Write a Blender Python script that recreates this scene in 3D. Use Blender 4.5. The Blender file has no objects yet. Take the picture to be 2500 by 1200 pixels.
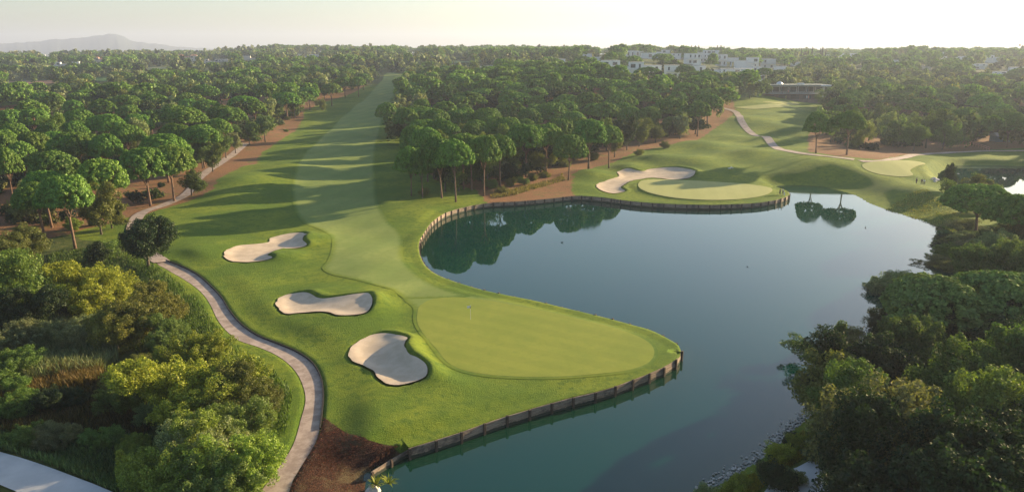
import bpy, math, random
import numpy as np
from mathutils import Vector
from mathutils.geometry import delaunay_2d_cdt

random.seed(7)
RNG = np.random.default_rng(7)
SC = bpy.context.scene
COL = SC.collection

# ------------------------------------------------------------------ camera
F = 1785.0
CAM_H = 41.0
PITCH = math.atan(480.0 / F)
cp, sp = math.cos(PITCH), math.sin(PITCH)
cam_d = bpy.data.cameras.new('camera')
cam_d.sensor_width = 36.0
cam_d.lens = 36.0 * F / 2500.0
cam_d.clip_start = 0.5
cam_d.clip_end = 60000
cam = bpy.data.objects.new('camera', cam_d)
COL.objects.link(cam)
cam.location = (0, 0, CAM_H)
cam.rotation_euler = (math.pi / 2 - PITCH, 0, 0)
SC.camera = cam

SUN_AZ, SUN_EL = math.radians(57), math.radians(13.2)
SUNV = Vector((math.sin(SUN_AZ) * math.cos(SUN_EL), math.cos(SUN_AZ) * math.cos(SUN_EL), math.sin(SUN_EL)))

# ------------------------------------------------------------------ terrain base
ROWS = np.array([-100, 100, 180, 250, 330, 400, 480, 600, 800, 1100, 1600, 2500, 4000, 30000], float)
US = np.array([-2.0, -0.6, -0.45, -0.30, -0.15, 0.0, 0.15, 0.30, 0.42, 0.55, 0.70, 2.0])
TAB = np.array([
    # -100 100  180  250  330  400  480  600  800  1100 1600 2500 4000 30000
    [1.3, 1.3, 1.4, 2.0, 3.0, 4.0, 5.0, 7.0, 10., 15., 20., 14., 4., 0.],
    [1.3, 1.3, 1.4, 2.0, 3.0, 4.0, 5.0, 7.0, 10., 16., 21., 14., 4., 0.],
    [1.3, 1.3, 1.4, 2.0, 3.0, 4.0, 5.5, 8.0, 12., 18., 24., 14., 4., 0.],
    [1.3, 1.3, 1.3, 1.6, 2.6, 4.0, 6.0, 9.5, 15., 22., 31., 14., 4., 0.],
    [1.3, 1.3, 1.3, 1.4, 2.4, 4.5, 7.5, 12., 19., 26., 31., 14., 4., 0.],
    [1.3, 1.3, 1.3, 1.3, 2.6, 6.0, 12., 18., 24., 29., 30., 14., 4., 0.],
    [1.3, 1.3, 1.3, 1.3, 2.4, 8.0, 17., 21., 27., 29., 26., 14., 4., 0.],
    [1.3, 1.3, 1.3, 1.3, 1.7, 5.0, 12., 17., 21., 23., 22., 14., 4., 0.],
    [1.3, 1.3, 1.3, 1.3, 1.5, 3.5, 6.5, 11., 18., 24., 22., 14., 4., 0.],
    [1.3, 1.3, 1.3, 1.3, 1.5, 2.5, 4.5, 9.0, 18., 28., 24., 14., 4., 0.],
    [1.3, 1.3, 1.3, 1.3, 1.5, 2.5, 4.5, 8.0, 16., 25., 24., 14., 4., 0.],
    [1.3, 1.3, 1.3, 1.3, 1.5, 2.5, 4.5, 8.0, 16., 25., 24., 14., 4., 0.]])

def _interp(g, v):
    i = np.clip(np.searchsorted(g, v) - 1, 0, len(g) - 2)
    t = np.clip((v - g[i]) / (g[i + 1] - g[i]), 0, 1)
    return i, t

def base_h(X, Y):
    X = np.asarray(X, float); Y = np.asarray(Y, float)
    u = X / np.maximum(Y, 60.0)
    iu, tu = _interp(US, np.clip(u, -2, 2))
    iy, ty = _interp(ROWS, np.clip(Y, -100, 30000))
    tu = tu * tu * (3 - 2 * tu)
    ty = 0.5 * ty + 0.5 * ty * ty * (3 - 2 * ty)
    a = TAB[iu, iy] * (1 - ty) + TAB[iu, iy + 1] * ty
    b = TAB[iu + 1, iy] * (1 - ty) + TAB[iu + 1, iy + 1] * ty
    return a * (1 - tu) + b * tu + 4.2 * np.exp(-((X - 117) ** 2 + ((Y - 262) * .9) ** 2) / 34.0 ** 2)

def ray(px, py):
    u = (px - 1250.0) / F; v = (600.0 - py) / F
    return np.array([u, cp + v * sp, -sp + v * cp])

def hit(px, py, off=0.0, dmax=4000.0):
    """the world point where the sight line through that point of the photograph meets the ground (raised by off)"""
    d = ray(px, py)
    t = 20.0
    prev = t
    while t < dmax:
        p = d * t
        if CAM_H + p[2] <= float(base_h(p[0], p[1])) + off:
            lo, hi = prev, t
            for _ in range(25):
                m = (lo + hi) / 2; q = d * m
                if CAM_H + q[2] <= float(base_h(q[0], q[1])) + off: hi = m
                else: lo = m
            q = d * hi
            return np.array([q[0], q[1]])
        prev = t
        t *= 1.02
    q = d * dmax
    return np.array([q[0], q[1]])

def flat(px, py, z):
    d = ray(px, py); t = (z - CAM_H) / d[2]
    return np.array([d[0] * t, d[1] * t])

def H2(pts, off=0.0): return np.array([hit(x, y, off) for x, y in pts])
def F2(pts, z): return np.array([flat(x, y, z) for x, y in pts])

def smooth_poly(P, step=1.0, closed=True):
    """Catmull-Rom through P, resampled to about step metres"""
    P = np.asarray(P, float); n = len(P); out = []
    rng = range(n) if closed else range(n - 1)
    for i in rng:
        if closed: p0, p1, p2, p3 = P[i - 1], P[i], P[(i + 1) % n], P[(i + 2) % n]
        else: p0, p1, p2, p3 = P[max(i - 1, 0)], P[i], P[i + 1], P[min(i + 2, n - 1)]
        d01 = max(np.linalg.norm(p1 - p0), 1e-3) ** .5; d12 = max(np.linalg.norm(p2 - p1), 1e-3) ** .5; d23 = max(np.linalg.norm(p3 - p2), 1e-3) ** .5
        m1 = (p2 - p1) + d12 * ((p1 - p0) / d01 - (p2 - p0) / (d01 + d12)) if np.linalg.norm(p1 - p0) > 1e-6 else (p2 - p1)
        m2 = (p2 - p1) + d12 * ((p3 - p2) / d23 - (p3 - p1) / (d12 + d23)) if np.linalg.norm(p3 - p2) > 1e-6 else (p2 - p1)
        k = max(1, int(np.linalg.norm(p2 - p1) / step))
        for j in range(k):
            t = j / k
            out.append((2 * t**3 - 3 * t**2 + 1) * p1 + (t**3 - 2 * t**2 + t) * m1 + (-2 * t**3 + 3 * t**2) * p2 + (t**3 - t**2) * m2)
    if not closed: out.append(P[-1])
    return np.array(out)

def sdf(X, Y, P, far=12.0):
    """signed distance to a closed outline, positive inside"""
    X = np.asarray(X, float); Y = np.asarray(Y, float)
    shp = X.shape; x = X.ravel(); y = Y.ravel()
    far = float(far); res = np.full(x.shape, -far)
    mn = P.min(0) - far; mx = P.max(0) + far
    idx = np.nonzero((x > mn[0]) & (x < mx[0]) & (y > mn[1]) & (y < mx[1]))[0]
    A = P; B = np.roll(P, -1, 0)
    for s in range(0, len(idx), 8000):
        ii = idx[s:s + 8000]
        px = x[ii][:, None]; py = y[ii][:, None]
        ex = (B - A)[:, 0][None]; ey = (B - A)[:, 1][None]
        wx = px - A[:, 0][None]; wy = py - A[:, 1][None]
        L = ex * ex + ey * ey + 1e-12
        t = np.clip((wx * ex + wy * ey) / L, 0, 1)
        dd = np.sqrt(((wx - ex * t) ** 2 + (wy - ey * t) ** 2).min(1))
        ay = A[:, 1][None]; by = B[:, 1][None]
        cond = (ay > py) != (by > py)
        xin = A[:, 0][None] + (py - ay) * ex / np.where(np.abs(ey) < 1e-12, 1e-12, ey)
        ins = ((cond & (px < xin)).sum(1) % 2) == 1
        res[ii] = np.where(ins, np.minimum(dd, 1e3), -np.minimum(dd, far))
    return res.reshape(shp)

def vnoise(X, Y, s, seed=0):
    X = np.asarray(X, float) / s; Y = np.asarray(Y, float) / s
    xi = np.floor(X).astype(np.int64); yi = np.floor(Y).astype(np.int64)
    fx = X - xi; fy = Y - yi
    fx = fx * fx * (3 - 2 * fx); fy = fy * fy * (3 - 2 * fy)
    def hsh(a, b):
        n = (a * 374761393 + b * 668265263 + seed * 982451653) & 0x7fffffff
        n = ((n ^ (n >> 13)) * 1274126177) & 0x7fffffff
        return ((n ^ (n >> 16)) & 0xffff) / 65535.0
    return (hsh(xi, yi) * (1 - fx) + hsh(xi + 1, yi) * fx) * (1 - fy) + (hsh(xi, yi + 1) * (1 - fx) + hsh(xi + 1, yi + 1) * fx) * fy * 1.0

def sstep(a, b, v):
    t = np.clip((v - a) / (b - a), 0, 1); return t * t * (3 - 2 * t)

# ------------------------------------------------------------------ outlines (points of the photograph carried onto the ground)
WT = 1.28   # level of the timber wall tops
wall_near = F2([(998,1092),(1030,1083),(1062,1073),(1120,1055),(1180,1033),(1240,1013),(1320,990),(1400,968),(1450,957),(1499,943),(1539,928),(1581,912),(1613,898),(1642,882),(1660,866)], WT)
wall_tip = F2([(1662,858),(1657,844),(1630,826),(1588,806),(1540,792),(1496,780),(1440,766),(1376,751),(1300,733),(1260,725),(1183,709),(1140,697),(1094,682),(1070,672),(1050,660),(1035,644)], WT)
wall_bay = F2([(1024,620),(1022,600),(1025,585),(1035,568),(1055,541),(1088,519),(1127,507),(1160,500),(1196,495),(1260,492),(1340,485),(1404,478)], WT)
wall_far = F2([(1420,478),(1470,482),(1547,492),(1600,496),(1670,499),(1740,500),(1803,498),(1850,495),(1888,489),(1914,482),(1927,475)], WT)
wall_back = F2([(1924,468),(1910,461),(1893,456)], WT)
shore = F2([(1900,454),(1937,452),(2003,456),(2047,466),(2083,477),(2120,497),(2160,512),(2220,530),(2290,553),(2345,575),(2370,620),(2330,690),(2240,745),(2165,782),(2110,812),(2085,850),(2050,910),(2000,985),(1960,1018),(1925,1044),(1880,1088),(1820,1130),(1760,1166),(1700,1204),(1640,1260),(1500,1400)], 0.05)
shore_near = F2([(1000,1500),(925,1300),(918,1215),(908,1180),(900,1148),(925,1132),(958,1115)], WT * 0.5)
LAKE = np.concatenate([smooth_poly(wall_near, 1.2, False), smooth_poly(wall_tip, 1.2, False), smooth_poly(wall_bay, 1.2, False),
                       smooth_poly(wall_far, 1.2, False), smooth_poly(wall_back, 1.2, False), smooth_poly(shore, 1.5, False), smooth_poly(shore_near, 1.2, False)])
wall_near = np.vstack([wall_near, wall_tip[:1]]); wall_tip = np.vstack([wall_tip, wall_bay[:1]]); wall_bay = np.vstack([wall_bay, wall_far[:1]]); wall_far = np.vstack([wall_far, wall_back[:1]])
WALLED = np.concatenate([wall_near, wall_tip, wall_bay, wall_far, wall_back])
POND = smooth_poly(F2([(2325,409),(2345,405),(2400,404),(2480,406),(2560,409),(2640,420),(2640,450),(2560,476),(2450,480),(2360,462),(2310,450),(2298,436),(2305,422)], 0.05), 2)

FAIRWAY = smooth_poly(H2([(1150,728),(1100,714),(1060,697),(1020,672),(995,646),(985,630),(983,600),(984,582),(975,563),(950,543),(934,520),(925,500),(918,450),(915,400),(920,350),(928,320),(935,290),(945,265),(955,245),(972,215),(980,195),(985,180),(950,178),(932,195),(915,215),(890,240),(862,262),(830,290),(800,320),(770,350),(740,380),(722,420),(712,470),(722,520),(745,545),(790,565),(808,582),(808,612),(797,640),(785,655),(802,670),(840,682),(890,695),(930,707),(960,718),(985,733),(1040,733)]), 1.5)
GREEN = smooth_poly(H2([(1019,770),(1026,750),(1055,735),(1110,730),(1180,736),(1300,758),(1400,779),(1480,798),(1540,817),(1582,838),(1597,860),(1585,884),(1540,902),(1450,916),(1350,922),(1250,921),(1170,914),(1120,902),(1090,885),(1070,860),(1050,838),(1028,810),(1019,790)]), 1.0)
FRINGE = smooth_poly(H2([(985,733),(1030,724),(1090,716),(1150,724),(1240,738),(1340,760),(1430,780),(1510,800),(1570,824),(1602,848),(1606,868),(1590,892),(1540,908),(1450,921),(1350,928),(1250,927),(1165,920),(1112,907),(1080,888),(1058,862),(1040,838),(1018,810),(1008,785),(1008,755)]), 1.0)
B1 = [(547,627),(555,615),(590,602),(625,597),(655,592),(660,581),(690,574),(735,570),(748,578),(740,592),(748,601),(720,606),(690,608),(665,618),(652,628),(666,636),(640,641),(600,643),(565,641)]
B2 = [(675,745),(685,733),(705,726),(738,725),(765,735),(790,743),(830,743),(870,740),(897,740),(909,749),(906,765),(895,780),(865,787),(830,785),(790,775),(740,774),(702,775),(684,766)]
B3 = [(850,865),(870,845),(905,827),(940,824),(975,829),(994,842),(991,860),(989,875),(1000,890),(1025,905),(1043,924),(1040,938),(1015,948),(975,951),(945,945),(922,930),(910,912),(890,900),(860,885)]
B4 = [(1456,456),(1463,447),(1485,440),(1512,431),(1508,422),(1530,418),(1565,421),(1590,416),(1640,414),(1680,420),(1696,430),(1688,436),(1640,438),(1612,434),(1590,433),(1560,438),(1530,448),(1516,457),(1524,466),(1500,470),(1475,466)]
def ragged(P, amp):
    T = np.roll(P, -1, 0) - np.roll(P, 1, 0); T /= np.linalg.norm(T, axis=1)[:, None]; Nn = np.stack([-T[:, 1], T[:, 0]], 1)
    k = np.arange(len(P)) * 1.0
    return P + Nn * ((vnoise(k, k * 0, 2.0, 3) - .5) * amp + (vnoise(k, k * 0, 5.0, 8) - .5) * amp * 1.5)[:, None]
BUNKERS = [ragged(smooth_poly(H2(b), 0.45), .22) for b in (B1, B2, B3, B4)]
GREEN2 = smooth_poly(H2([(1558,452),(1572,442),(1610,440),(1680,443),(1750,447),(1820,452),(1880,461),(1882,472),(1850,483),(1790,490),(1720,491),(1650,486),(1600,477),(1566,465)]), 1.5)
GREEN3 = smooth_poly(H2([(2105,405),(2130,397),(2180,394),(2230,395),(2258,400),(2238,408),(2222,418),(2228,430),(2200,434),(2150,429),(2115,418)]), 1.5)
TEE1 = smooth_poly(H2([(1795,263),(1840,260),(1915,262),(1958,267),(1900,269),(1840,268)]), 2)
TEE2 = smooth_poly(H2([(1862,252),(1900,250),(1945,252),(1950,256),(1900,257)]), 2)
PATH = smooth_poly(H2([(620,1225),(635,1200),(680,1140),(715,1085),(735,1020),(746,975),(738,935),(718,900),(680,868),(630,845),(585,830),(555,808),(532,780),(515,745),(500,722),(480,702),(448,680),(410,658),(385,640),(410,636),(442,650),(480,670),(515,700),(540,727),(562,762),(592,795),(632,821),(680,840),(722,858),(758,882),(780,915),(788,950),(786,1000),(779,1050),(768,1083),(745,1120),(715,1170),(690,1225)]), 1.0)
def strip(cl, w, step=1.5):
    C = smooth_poly(cl, step, False); T = np.gradient(C, axis=0); T /= np.linalg.norm(T, axis=1)[:, None] + 1e-9
    N = np.stack([-T[:, 1], T[:, 0]], 1)
    ww = np.full(len(C), w / 2.0)
    return np.concatenate([C + N * ww[:, None], (C - N * ww[:, None])[::-1]])
PATH2 = strip(H2([(396,640),(365,622),(335,590),(328,555),(350,518),(400,500),(445,482),(470,463),(482,442),(505,420),(535,398),(565,378),(600,350)]), 3.0)
PATH3 = strip(H2([(1755,262),(1790,270),(1803,285),(1808,303),(1828,322),(1860,340),(1890,356),(1915,367),(1960,378),(2030,387),(2085,392)]), 3.4)
PATH4 = strip(H2([(2100,396),(2152,393),(2200,384),(2250,378),(2330,374),(2420,370),(2540,368)]), 3.0)
ROAD = smooth_poly(F2([(-200,1060),(0,1103),(90,1130),(180,1163),(280,1203),(400,1270),(330,1330),(200,1270),(40,1200),(0,1183),(-200,1120)], 1.6), 2)
SLAB = F2([(1888,1168),(1945,1146),(2010,1120),(2060,1180),(2060,1260),(1840,1260),(1870,1200)], 1.5)
DIRTS = [H2([(60,640),(110,603),(120,588),(240,555),(310,530),(345,528),(390,512),(430,500),(475,488),(525,470),(532,450),(558,425),(590,408),(622,400),(640,372),(680,345),(718,322),(742,290),(742,272),(790,250),(860,228),(905,205),(800,180),(600,190),(300,230),(0,260),(-500,300),(-700,520),(-300,640)]),
         H2([(1120,452),(1160,466),(1192,497),(1260,494),(1404,479),(1396,455),(1398,432),(1440,410),(1500,396),(1560,372),(1640,357),(1700,345),(1742,318),(1775,298),(1795,268),(1785,235),(1700,205),(1500,200),(1300,195),(1060,215),(1010,290),(1020,400),(1060,440)]),
         H2([(1985,300),(1972,340),(1972,372),(2050,384),(2150,389),(2250,375),(2330,372),(2420,366),(2500,360),(2560,330),(2500,250),(2200,230),(2050,250)])]
MULCH = H2([(790,1018),(850,1064),(900,1082),(960,1086),(1000,1090),(960,1112),(900,1150),(915,1260),(680,1260),(715,1170),(745,1120),(772,1080),(783,1050)])
FIELDS = [(H2([(0,198),(60,197),(130,198),(150,203),(60,208),(0,209)]), (0.30,0.17,0.10)),
          (H2([(230,192),(262,191),(262,196),(232,196)]), (0.10,0.20,0.05)), (H2([(360,166),(405,166),(410,173),(370,174)]), (0.22,0.24,0.10)),
          (H2([(1100,150),(1140,149),(1150,158),(1100,160)]), (0.16,0.24,0.08)), (H2([(1165,163),(1215,163),(1210,168),(1168,168)]), (0.35,0.36,0.22)),
          (H2([(1140,375),(1155,375)][:2] + [(1450,205),(1400,205)]), None)]
FIELDS = FIELDS[:-1]
MOUNDS = []      # x, y, radius, height : the shaped banks beside the bunkers and on the second hole
for x, y, r, hh in [(930,745,5,1.1),(850,728,5,.7),(770,722,4,.5),(1050,870,5,1.4),(1010,850,4,.9),(1085,905,5,1.0),(700,625,3.5,.9),(765,585,4,1.0),(480,615,7,1.0),
                    (560,700,8,.4),(640,760,7,.35),(760,800,8,.35),(850,965,10,.15),(900,1010,11,.3),(840,890,5,.4),(1000,1030,12,.5),(600,780,7,.3),
                    (600,450,14,2.2),(580,485,9,.8),(700,410,12,1.4),(640,330,12,1.0),(450,560,14,.6),
                    (1437,425,7,1.4),(1530,412,7,1.6),(1600,395,9,1.6),(1570,455,4,.8),(1420,455,6,.5),(1700,400,12,1.6),(1760,425,12,1.2),(1830,380,12,1.7),(1900,405,14,1.2),
                    (1720,360,14,1.6),(1830,300,16,1.8),(1900,290,16,1.8),(1940,320,16,1.6),(1880,345,12,1.3),(1990,430,12,1.0),(2060,420,14,1.2),(2000,400,12,1.2),(2200,470,12,1.4),(2260,480,8,1.2),(1900,265,16,1.6),
                    (1100,480,12,.5),(1000,520,10,.4),(880,780,7,.5),(1750,480,14,.2),(1950,350,10,1.2),(1780,340,10,1.0),(1690,430,5,.6)]:
    p = hit(x, y); MOUNDS.append((p[0], p[1], r, hh * (1.3 if p[0] > 25 and p[1] > 250 else .8 if p[0] > 80 and p[1] > 170 else 1)))
ALLW = np.concatenate([smooth_poly(w, 1.2, False) for w in (wall_near, wall_tip, wall_bay, wall_far, wall_back)])

SAND = [False]
def ground(X, Y):
    X = np.asarray(X, float); Y = np.asarray(Y, float)
    z = base_h(X, Y)
    z = z + (vnoise(X, Y, 170, 13) - 0.5) * 9.0 * sstep(620, 900, Y) * sstep(3500, 2000, Y)
    z = z + (vnoise(X, Y, 26, 3) - 0.5) * 0.9 * sstep(60, 130, Y) * np.where(Y > 700, 3.0, 1.0) + (vnoise(X, Y, 9, 5) - 0.5) * 0.35
    for mx_, my_, r, hh in MOUNDS:
        m = (np.abs(X - mx_) < 3 * r) & (np.abs(Y - my_) < 3 * r)
        if m.any():
            q = ((X - mx_) ** 2 + ((Y - my_) * 0.8) ** 2) / (r * r)
            z = z + np.where(m, hh * np.exp(-q * 1.3), 0)
    flatg = np.maximum(sstep(-4.5, .5, sdf(X, Y, FRINGE)), np.maximum(sstep(-3, 1.0, sdf(X, Y, GREEN2)), sstep(-3, 1, sdf(X, Y, GREEN3))))
    tilt = base_h(X, Y) + np.where(Y < 160, 0.22 + .006 * (Y - 95), .3)
    z = z * (1 - flatg) + tilt * flatg
    for b in BUNKERS:
        s = sdf(X, Y, b, 6)
        m = s > -5.9
        if m.any():
            s2 = np.full(X.shape, -9.0); s2[m] = sdf(X[m] - 1.5 * SUNV[0], Y[m] - 1.5 * SUNV[1], b, 6)
            z = z + 0.45 * sstep(-1.6, 0.9, s2) * sstep(0.25, -0.7, s) * (z > 0)
            z = z + (0.0 if not SAND[0] else -0.22 * sstep(0, 2.0, s)) - (0.0 if SAND[0] else 0.5 * sstep(-.32, .22, s))
    s = sdf(X, Y, PATH, 24)
    w = sstep(-6.5, -1.2, s); z = z * (1 - w) + (base_h(X, Y) + .1) * w
    # left of the main path the ground falls into an overgrown hollow
    z = z - 0.28 * sstep(-0.5, 0.1, s)
    left = sstep(0, 10, (PATHSIDE(X, Y) - 2.5)) * (Y < 150) * sstep(-148, -120, -Y)
    z = z - 1.0 * left
    for R in (ROAD,):
        s = sdf(X, Y, R, 8); t = sstep(-3, -0.2, s); z = z * (1 - t) + 1.55 * t
    s = sdf(X, Y, LAKE, 26)
    dw = np.full(X.shape, 99.0)
    near = s > -10
    if near.any():
        xs = X[near]; ys = Y[near]; o = np.empty(xs.shape)
        for k in range(0, len(xs), 5000):
            o[k:k + 5000] = np.sqrt(((xs[k:k + 5000, None] - ALLW[None, :, 0]) ** 2 + (ys[k:k + 5000, None] - ALLW[None, :, 1]) ** 2).min(1))
        dw[near] = o
    unw = sstep(.9, 4.5, dw - np.maximum(np.abs(s), 0.1))
    # walled edge: level lip, then a straight drop hidden behind the boards
    lip = sstep(-4.0, -1.2, s)
    zw = z * (1 - lip) + WT * lip
    zw = np.where(s > -0.75, -1.4, zw)
    bl = 7 + 13 * sstep(84, 104, X) * sstep(170, 195, Y); bank = sstep(0, 1, (s + bl) / (bl - .2))
    zn = z * (1 - bank) + 0.0 * bank
    zn = np.where(s > -0.4, -0.15 - 0.5 * np.clip(s, 0, 3), zn)
    z = zw * (1 - unw) + zn * unw
    s = sdf(X, Y, POND, 14); bank = sstep(-6, 0, s)
    z = z * (1 - bank) - 0.3 * bank
    return z

_pl = smooth_poly(H2([(620,1225),(680,1140),(715,1085),(735,1020),(746,975),(738,935),(718,900),(680,868),(630,845),(585,830),(555,808),(532,780),(515,745),(500,722),(480,702),(448,680),(410,658),(385,640),(335,590),(200,560)]), 2, False)
def PATHSIDE(X, Y):
    """metres to the left of the main path's left edge (0 on its right)"""
    shp = X.shape; x = X.ravel(); y = Y.ravel(); out = np.zeros(x.shape)
    m = np.nonzero((y < 175) & (x < 5))[0]
    for k in range(0, len(m), 8000):
        ii = m[k:k + 8000]
        d = (x[ii, None] - _pl[None, :, 0]) ** 2 + (y[ii, None] - _pl[None, :, 1]) ** 2
        j = d.argmin(1); j0 = np.clip(j, 0, len(_pl) - 2)
        t = _pl[j0 + 1] - _pl[j0]; w = np.stack([x[ii], y[ii]], 1) - _pl[j0]
        side = t[:, 0] * w[:, 1] - t[:, 1] * w[:, 0]
        out[ii] = np.where(side > 0, np.sqrt(d.min(1)), 0)
    return out.reshape(shp)

def gz(x, y): return float(ground(np.array([x]), np.array([y]))[0])

# ------------------------------------------------------------------ helpers
def tag(o, label=None, cat=None, group=None, kind=None):
    if label: o['label'] = label
    if cat: o['category'] = cat
    if group: o['group'] = group
    if kind: o['kind'] = kind
    return o

def empty(name, loc, rz=0.0, **k):
    o = bpy.data.objects.new(name, None); COL.objects.link(o)
    o.location = loc; o.rotation_euler = (0, 0, rz); o.empty_display_size = 0.5
    return tag(o, **k)

def mesh_np(name, V, faces_flat, nper, mat=None, smooth=False):
    """quick mesh from arrays; every face has nper corners"""
    me = bpy.data.meshes.new(name)
    V = np.asarray(V, np.float32); fl = np.asarray(faces_flat, np.int32).ravel()
    nf = len(fl) // nper
    me.vertices.add(len(V)); me.vertices.foreach_set('co', V.ravel())
    me.loops.add(len(fl)); me.loops.foreach_set('vertex_index', fl)
    me.polygons.add(nf)
    me.polygons.foreach_set('loop_start', np.arange(0, nf * nper, nper, dtype=np.int32))
    me.polygons.foreach_set('use_smooth', np.full(nf, smooth))
    me.update(calc_edges=True)
    if mat: me.materials.append(mat)
    return me

def obj(name, me, parent=None):
    o = bpy.data.objects.new(name, me); COL.objects.link(o)
    if parent: o.parent = parent
    return o

class MB:
    """collects boxes, tubes and prisms into one mesh"""
    def __init__(s): s.v = []; s.f = []
    def box(s, cx, cy, cz, sx, sy, sz, rz=0.0):
        c, n = math.cos(rz), math.sin(rz); b = len(s.v)
        for dz in (-.5, .5):
            for dx, dy in ((-.5, -.5), (.5, -.5), (.5, .5), (-.5, .5)):
                x, y = dx * sx, dy * sy
                s.v.append((cx + x * c - y * n, cy + x * n + y * c, cz + dz * sz))
        for q in ((0, 3, 2, 1), (4, 5, 6, 7), (0, 1, 5, 4), (1, 2, 6, 5), (2, 3, 7, 6), (3, 0, 4, 7)): s.f.append([b + i for i in q])
        return s
    def tube(s, pts, rad, n=8, cap=True):
        b = len(s.v); up = Vector((0, 0, 1))
        P = [Vector(p) for p in pts]
        for i, p in enumerate(P):
            t = (P[min(i + 1, len(P) - 1)] - P[max(i - 1, 0)]).normalized()
            a = t.cross(Vector((0, 1, 0)) if abs(t.z) > .9 else up).normalized(); c = t.cross(a)
            for k in range(n):
                w = 2 * math.pi * k / n; q = p + (a * math.cos(w) + c * math.sin(w)) * rad[i]
                s.v.append(tuple(q))
        for i in range(len(P) - 1):
            for k in range(n):
                s.f.append([b + i * n + k, b + i * n + (k + 1) % n, b + (i + 1) * n + (k + 1) % n, b + (i + 1) * n + k])
        if cap:
            s.f.append([b + k for k in range(n)][::-1]); s.f.append([b + (len(P) - 1) * n + k for k in range(n)])
        return s
    def ball(s, c, r, n=10, m=7, sc=(1, 1, 1)):
        b = len(s.v)
        for i in range(m + 1):
            th = math.pi * i / m
            for k in range(n):
                w = 2 * math.pi * k / n
                s.v.append((c[0] + r * sc[0] * math.sin(th) * math.cos(w), c[1] + r * sc[1] * math.sin(th) * math.sin(w), c[2] + r * sc[2] * math.cos(th)))
        for i in range(m):
            for k in range(n):
                s.f.append([b + i * n + k, b + (i + 1) * n + k, b + (i + 1) * n + (k + 1) % n, b + i * n + (k + 1) % n])
        return s
    def mesh(s, name, mat=None, smooth=False):
        me = bpy.data.meshes.new(name); me.from_pydata(s.v, [], s.f); me.update()
        if smooth: me.polygons.foreach_set('use_smooth', [True] * len(me.polygons))
        if mat: me.materials.append(mat)
        return me
    def build(s, name, mat=None, parent=None, smooth=False): return obj(name, s.mesh(name, mat, smooth), parent)

# ------------------------------------------------------------------ materials
def new_mat(name):
    m = bpy.data.materials.new(name); m.use_nodes = True
    nt = m.node_tree; b = nt.nodes['Principled BSDF']
    return m, nt, b
def N(nt, t, **k):
    n = nt.nodes.new(t)
    for a, v in k.items(): setattr(n, a, v)
    return n
def L(nt, a, b): nt.links.new(a, b)
def mixc(nt, fac, a, b, mode='MIX'):
    m = N(nt, 'ShaderNodeMix', data_type='RGBA', blend_type=mode)
    for sock, v in ((m.inputs[0], fac), (m.inputs[6], a), (m.inputs[7], b)):
        if hasattr(v, 'is_linked') or hasattr(v, 'links'): L(nt, v, sock)
        elif isinstance(v, (int, float)): sock.default_value = v
        else: sock.default_value = (*v, 1)
    return m.outputs[2]
def noise(nt, scale, detail=4, rough=.55, coords=None, dist=0.0, vec=None):
    n = N(nt, 'ShaderNodeTexNoise'); n.inputs['Scale'].default_value = scale; n.inputs['Detail'].default_value = detail
    n.inputs['Roughness'].default_value = rough; n.inputs['Distortion'].default_value = dist
    if vec is not None: L(nt, vec, n.inputs['Vector'])
    return n.outputs['Fac']
def ramp(nt, src, a, b, interp='LINEAR'):
    m = N(nt, 'ShaderNodeMapRange', interpolation_type='SMOOTHSTEP')
    m.inputs['From Min'].default_value = a; m.inputs['From Max'].default_value = b
    L(nt, src, m.inputs['Value']); return m.outputs['Result']
def objvec(nt):
    g = N(nt, 'ShaderNodeNewGeometry'); return g.outputs['Position']
def bump(nt, b, src, strength, dist):
    n = N(nt, 'ShaderNodeBump'); n.inputs['Strength'].default_value = strength; n.inputs['Distance'].default_value = dist
    L(nt, src, n.inputs['Height']); L(nt, n.outputs['Normal'], b.inputs['Normal'])
def math_(nt, op, a, b=None):
    m = N(nt, 'ShaderNodeMath', operation=op)
    for i, v in enumerate((a, b)):
        if v is None: continue
        if isinstance(v, (int, float)): m.inputs[i].default_value = v
        else: L(nt, v, m.inputs[i])
    return m.outputs[0]
def attr(nt, name):
    a = N(nt, 'ShaderNodeAttribute', attribute_name=name); return a

ROUGH_A, ROUGH_B, ROUGH_C = (0.068, 0.132, 0.010), (0.160, 0.205, 0.016), (0.045, 0.10, 0.008)

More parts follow.
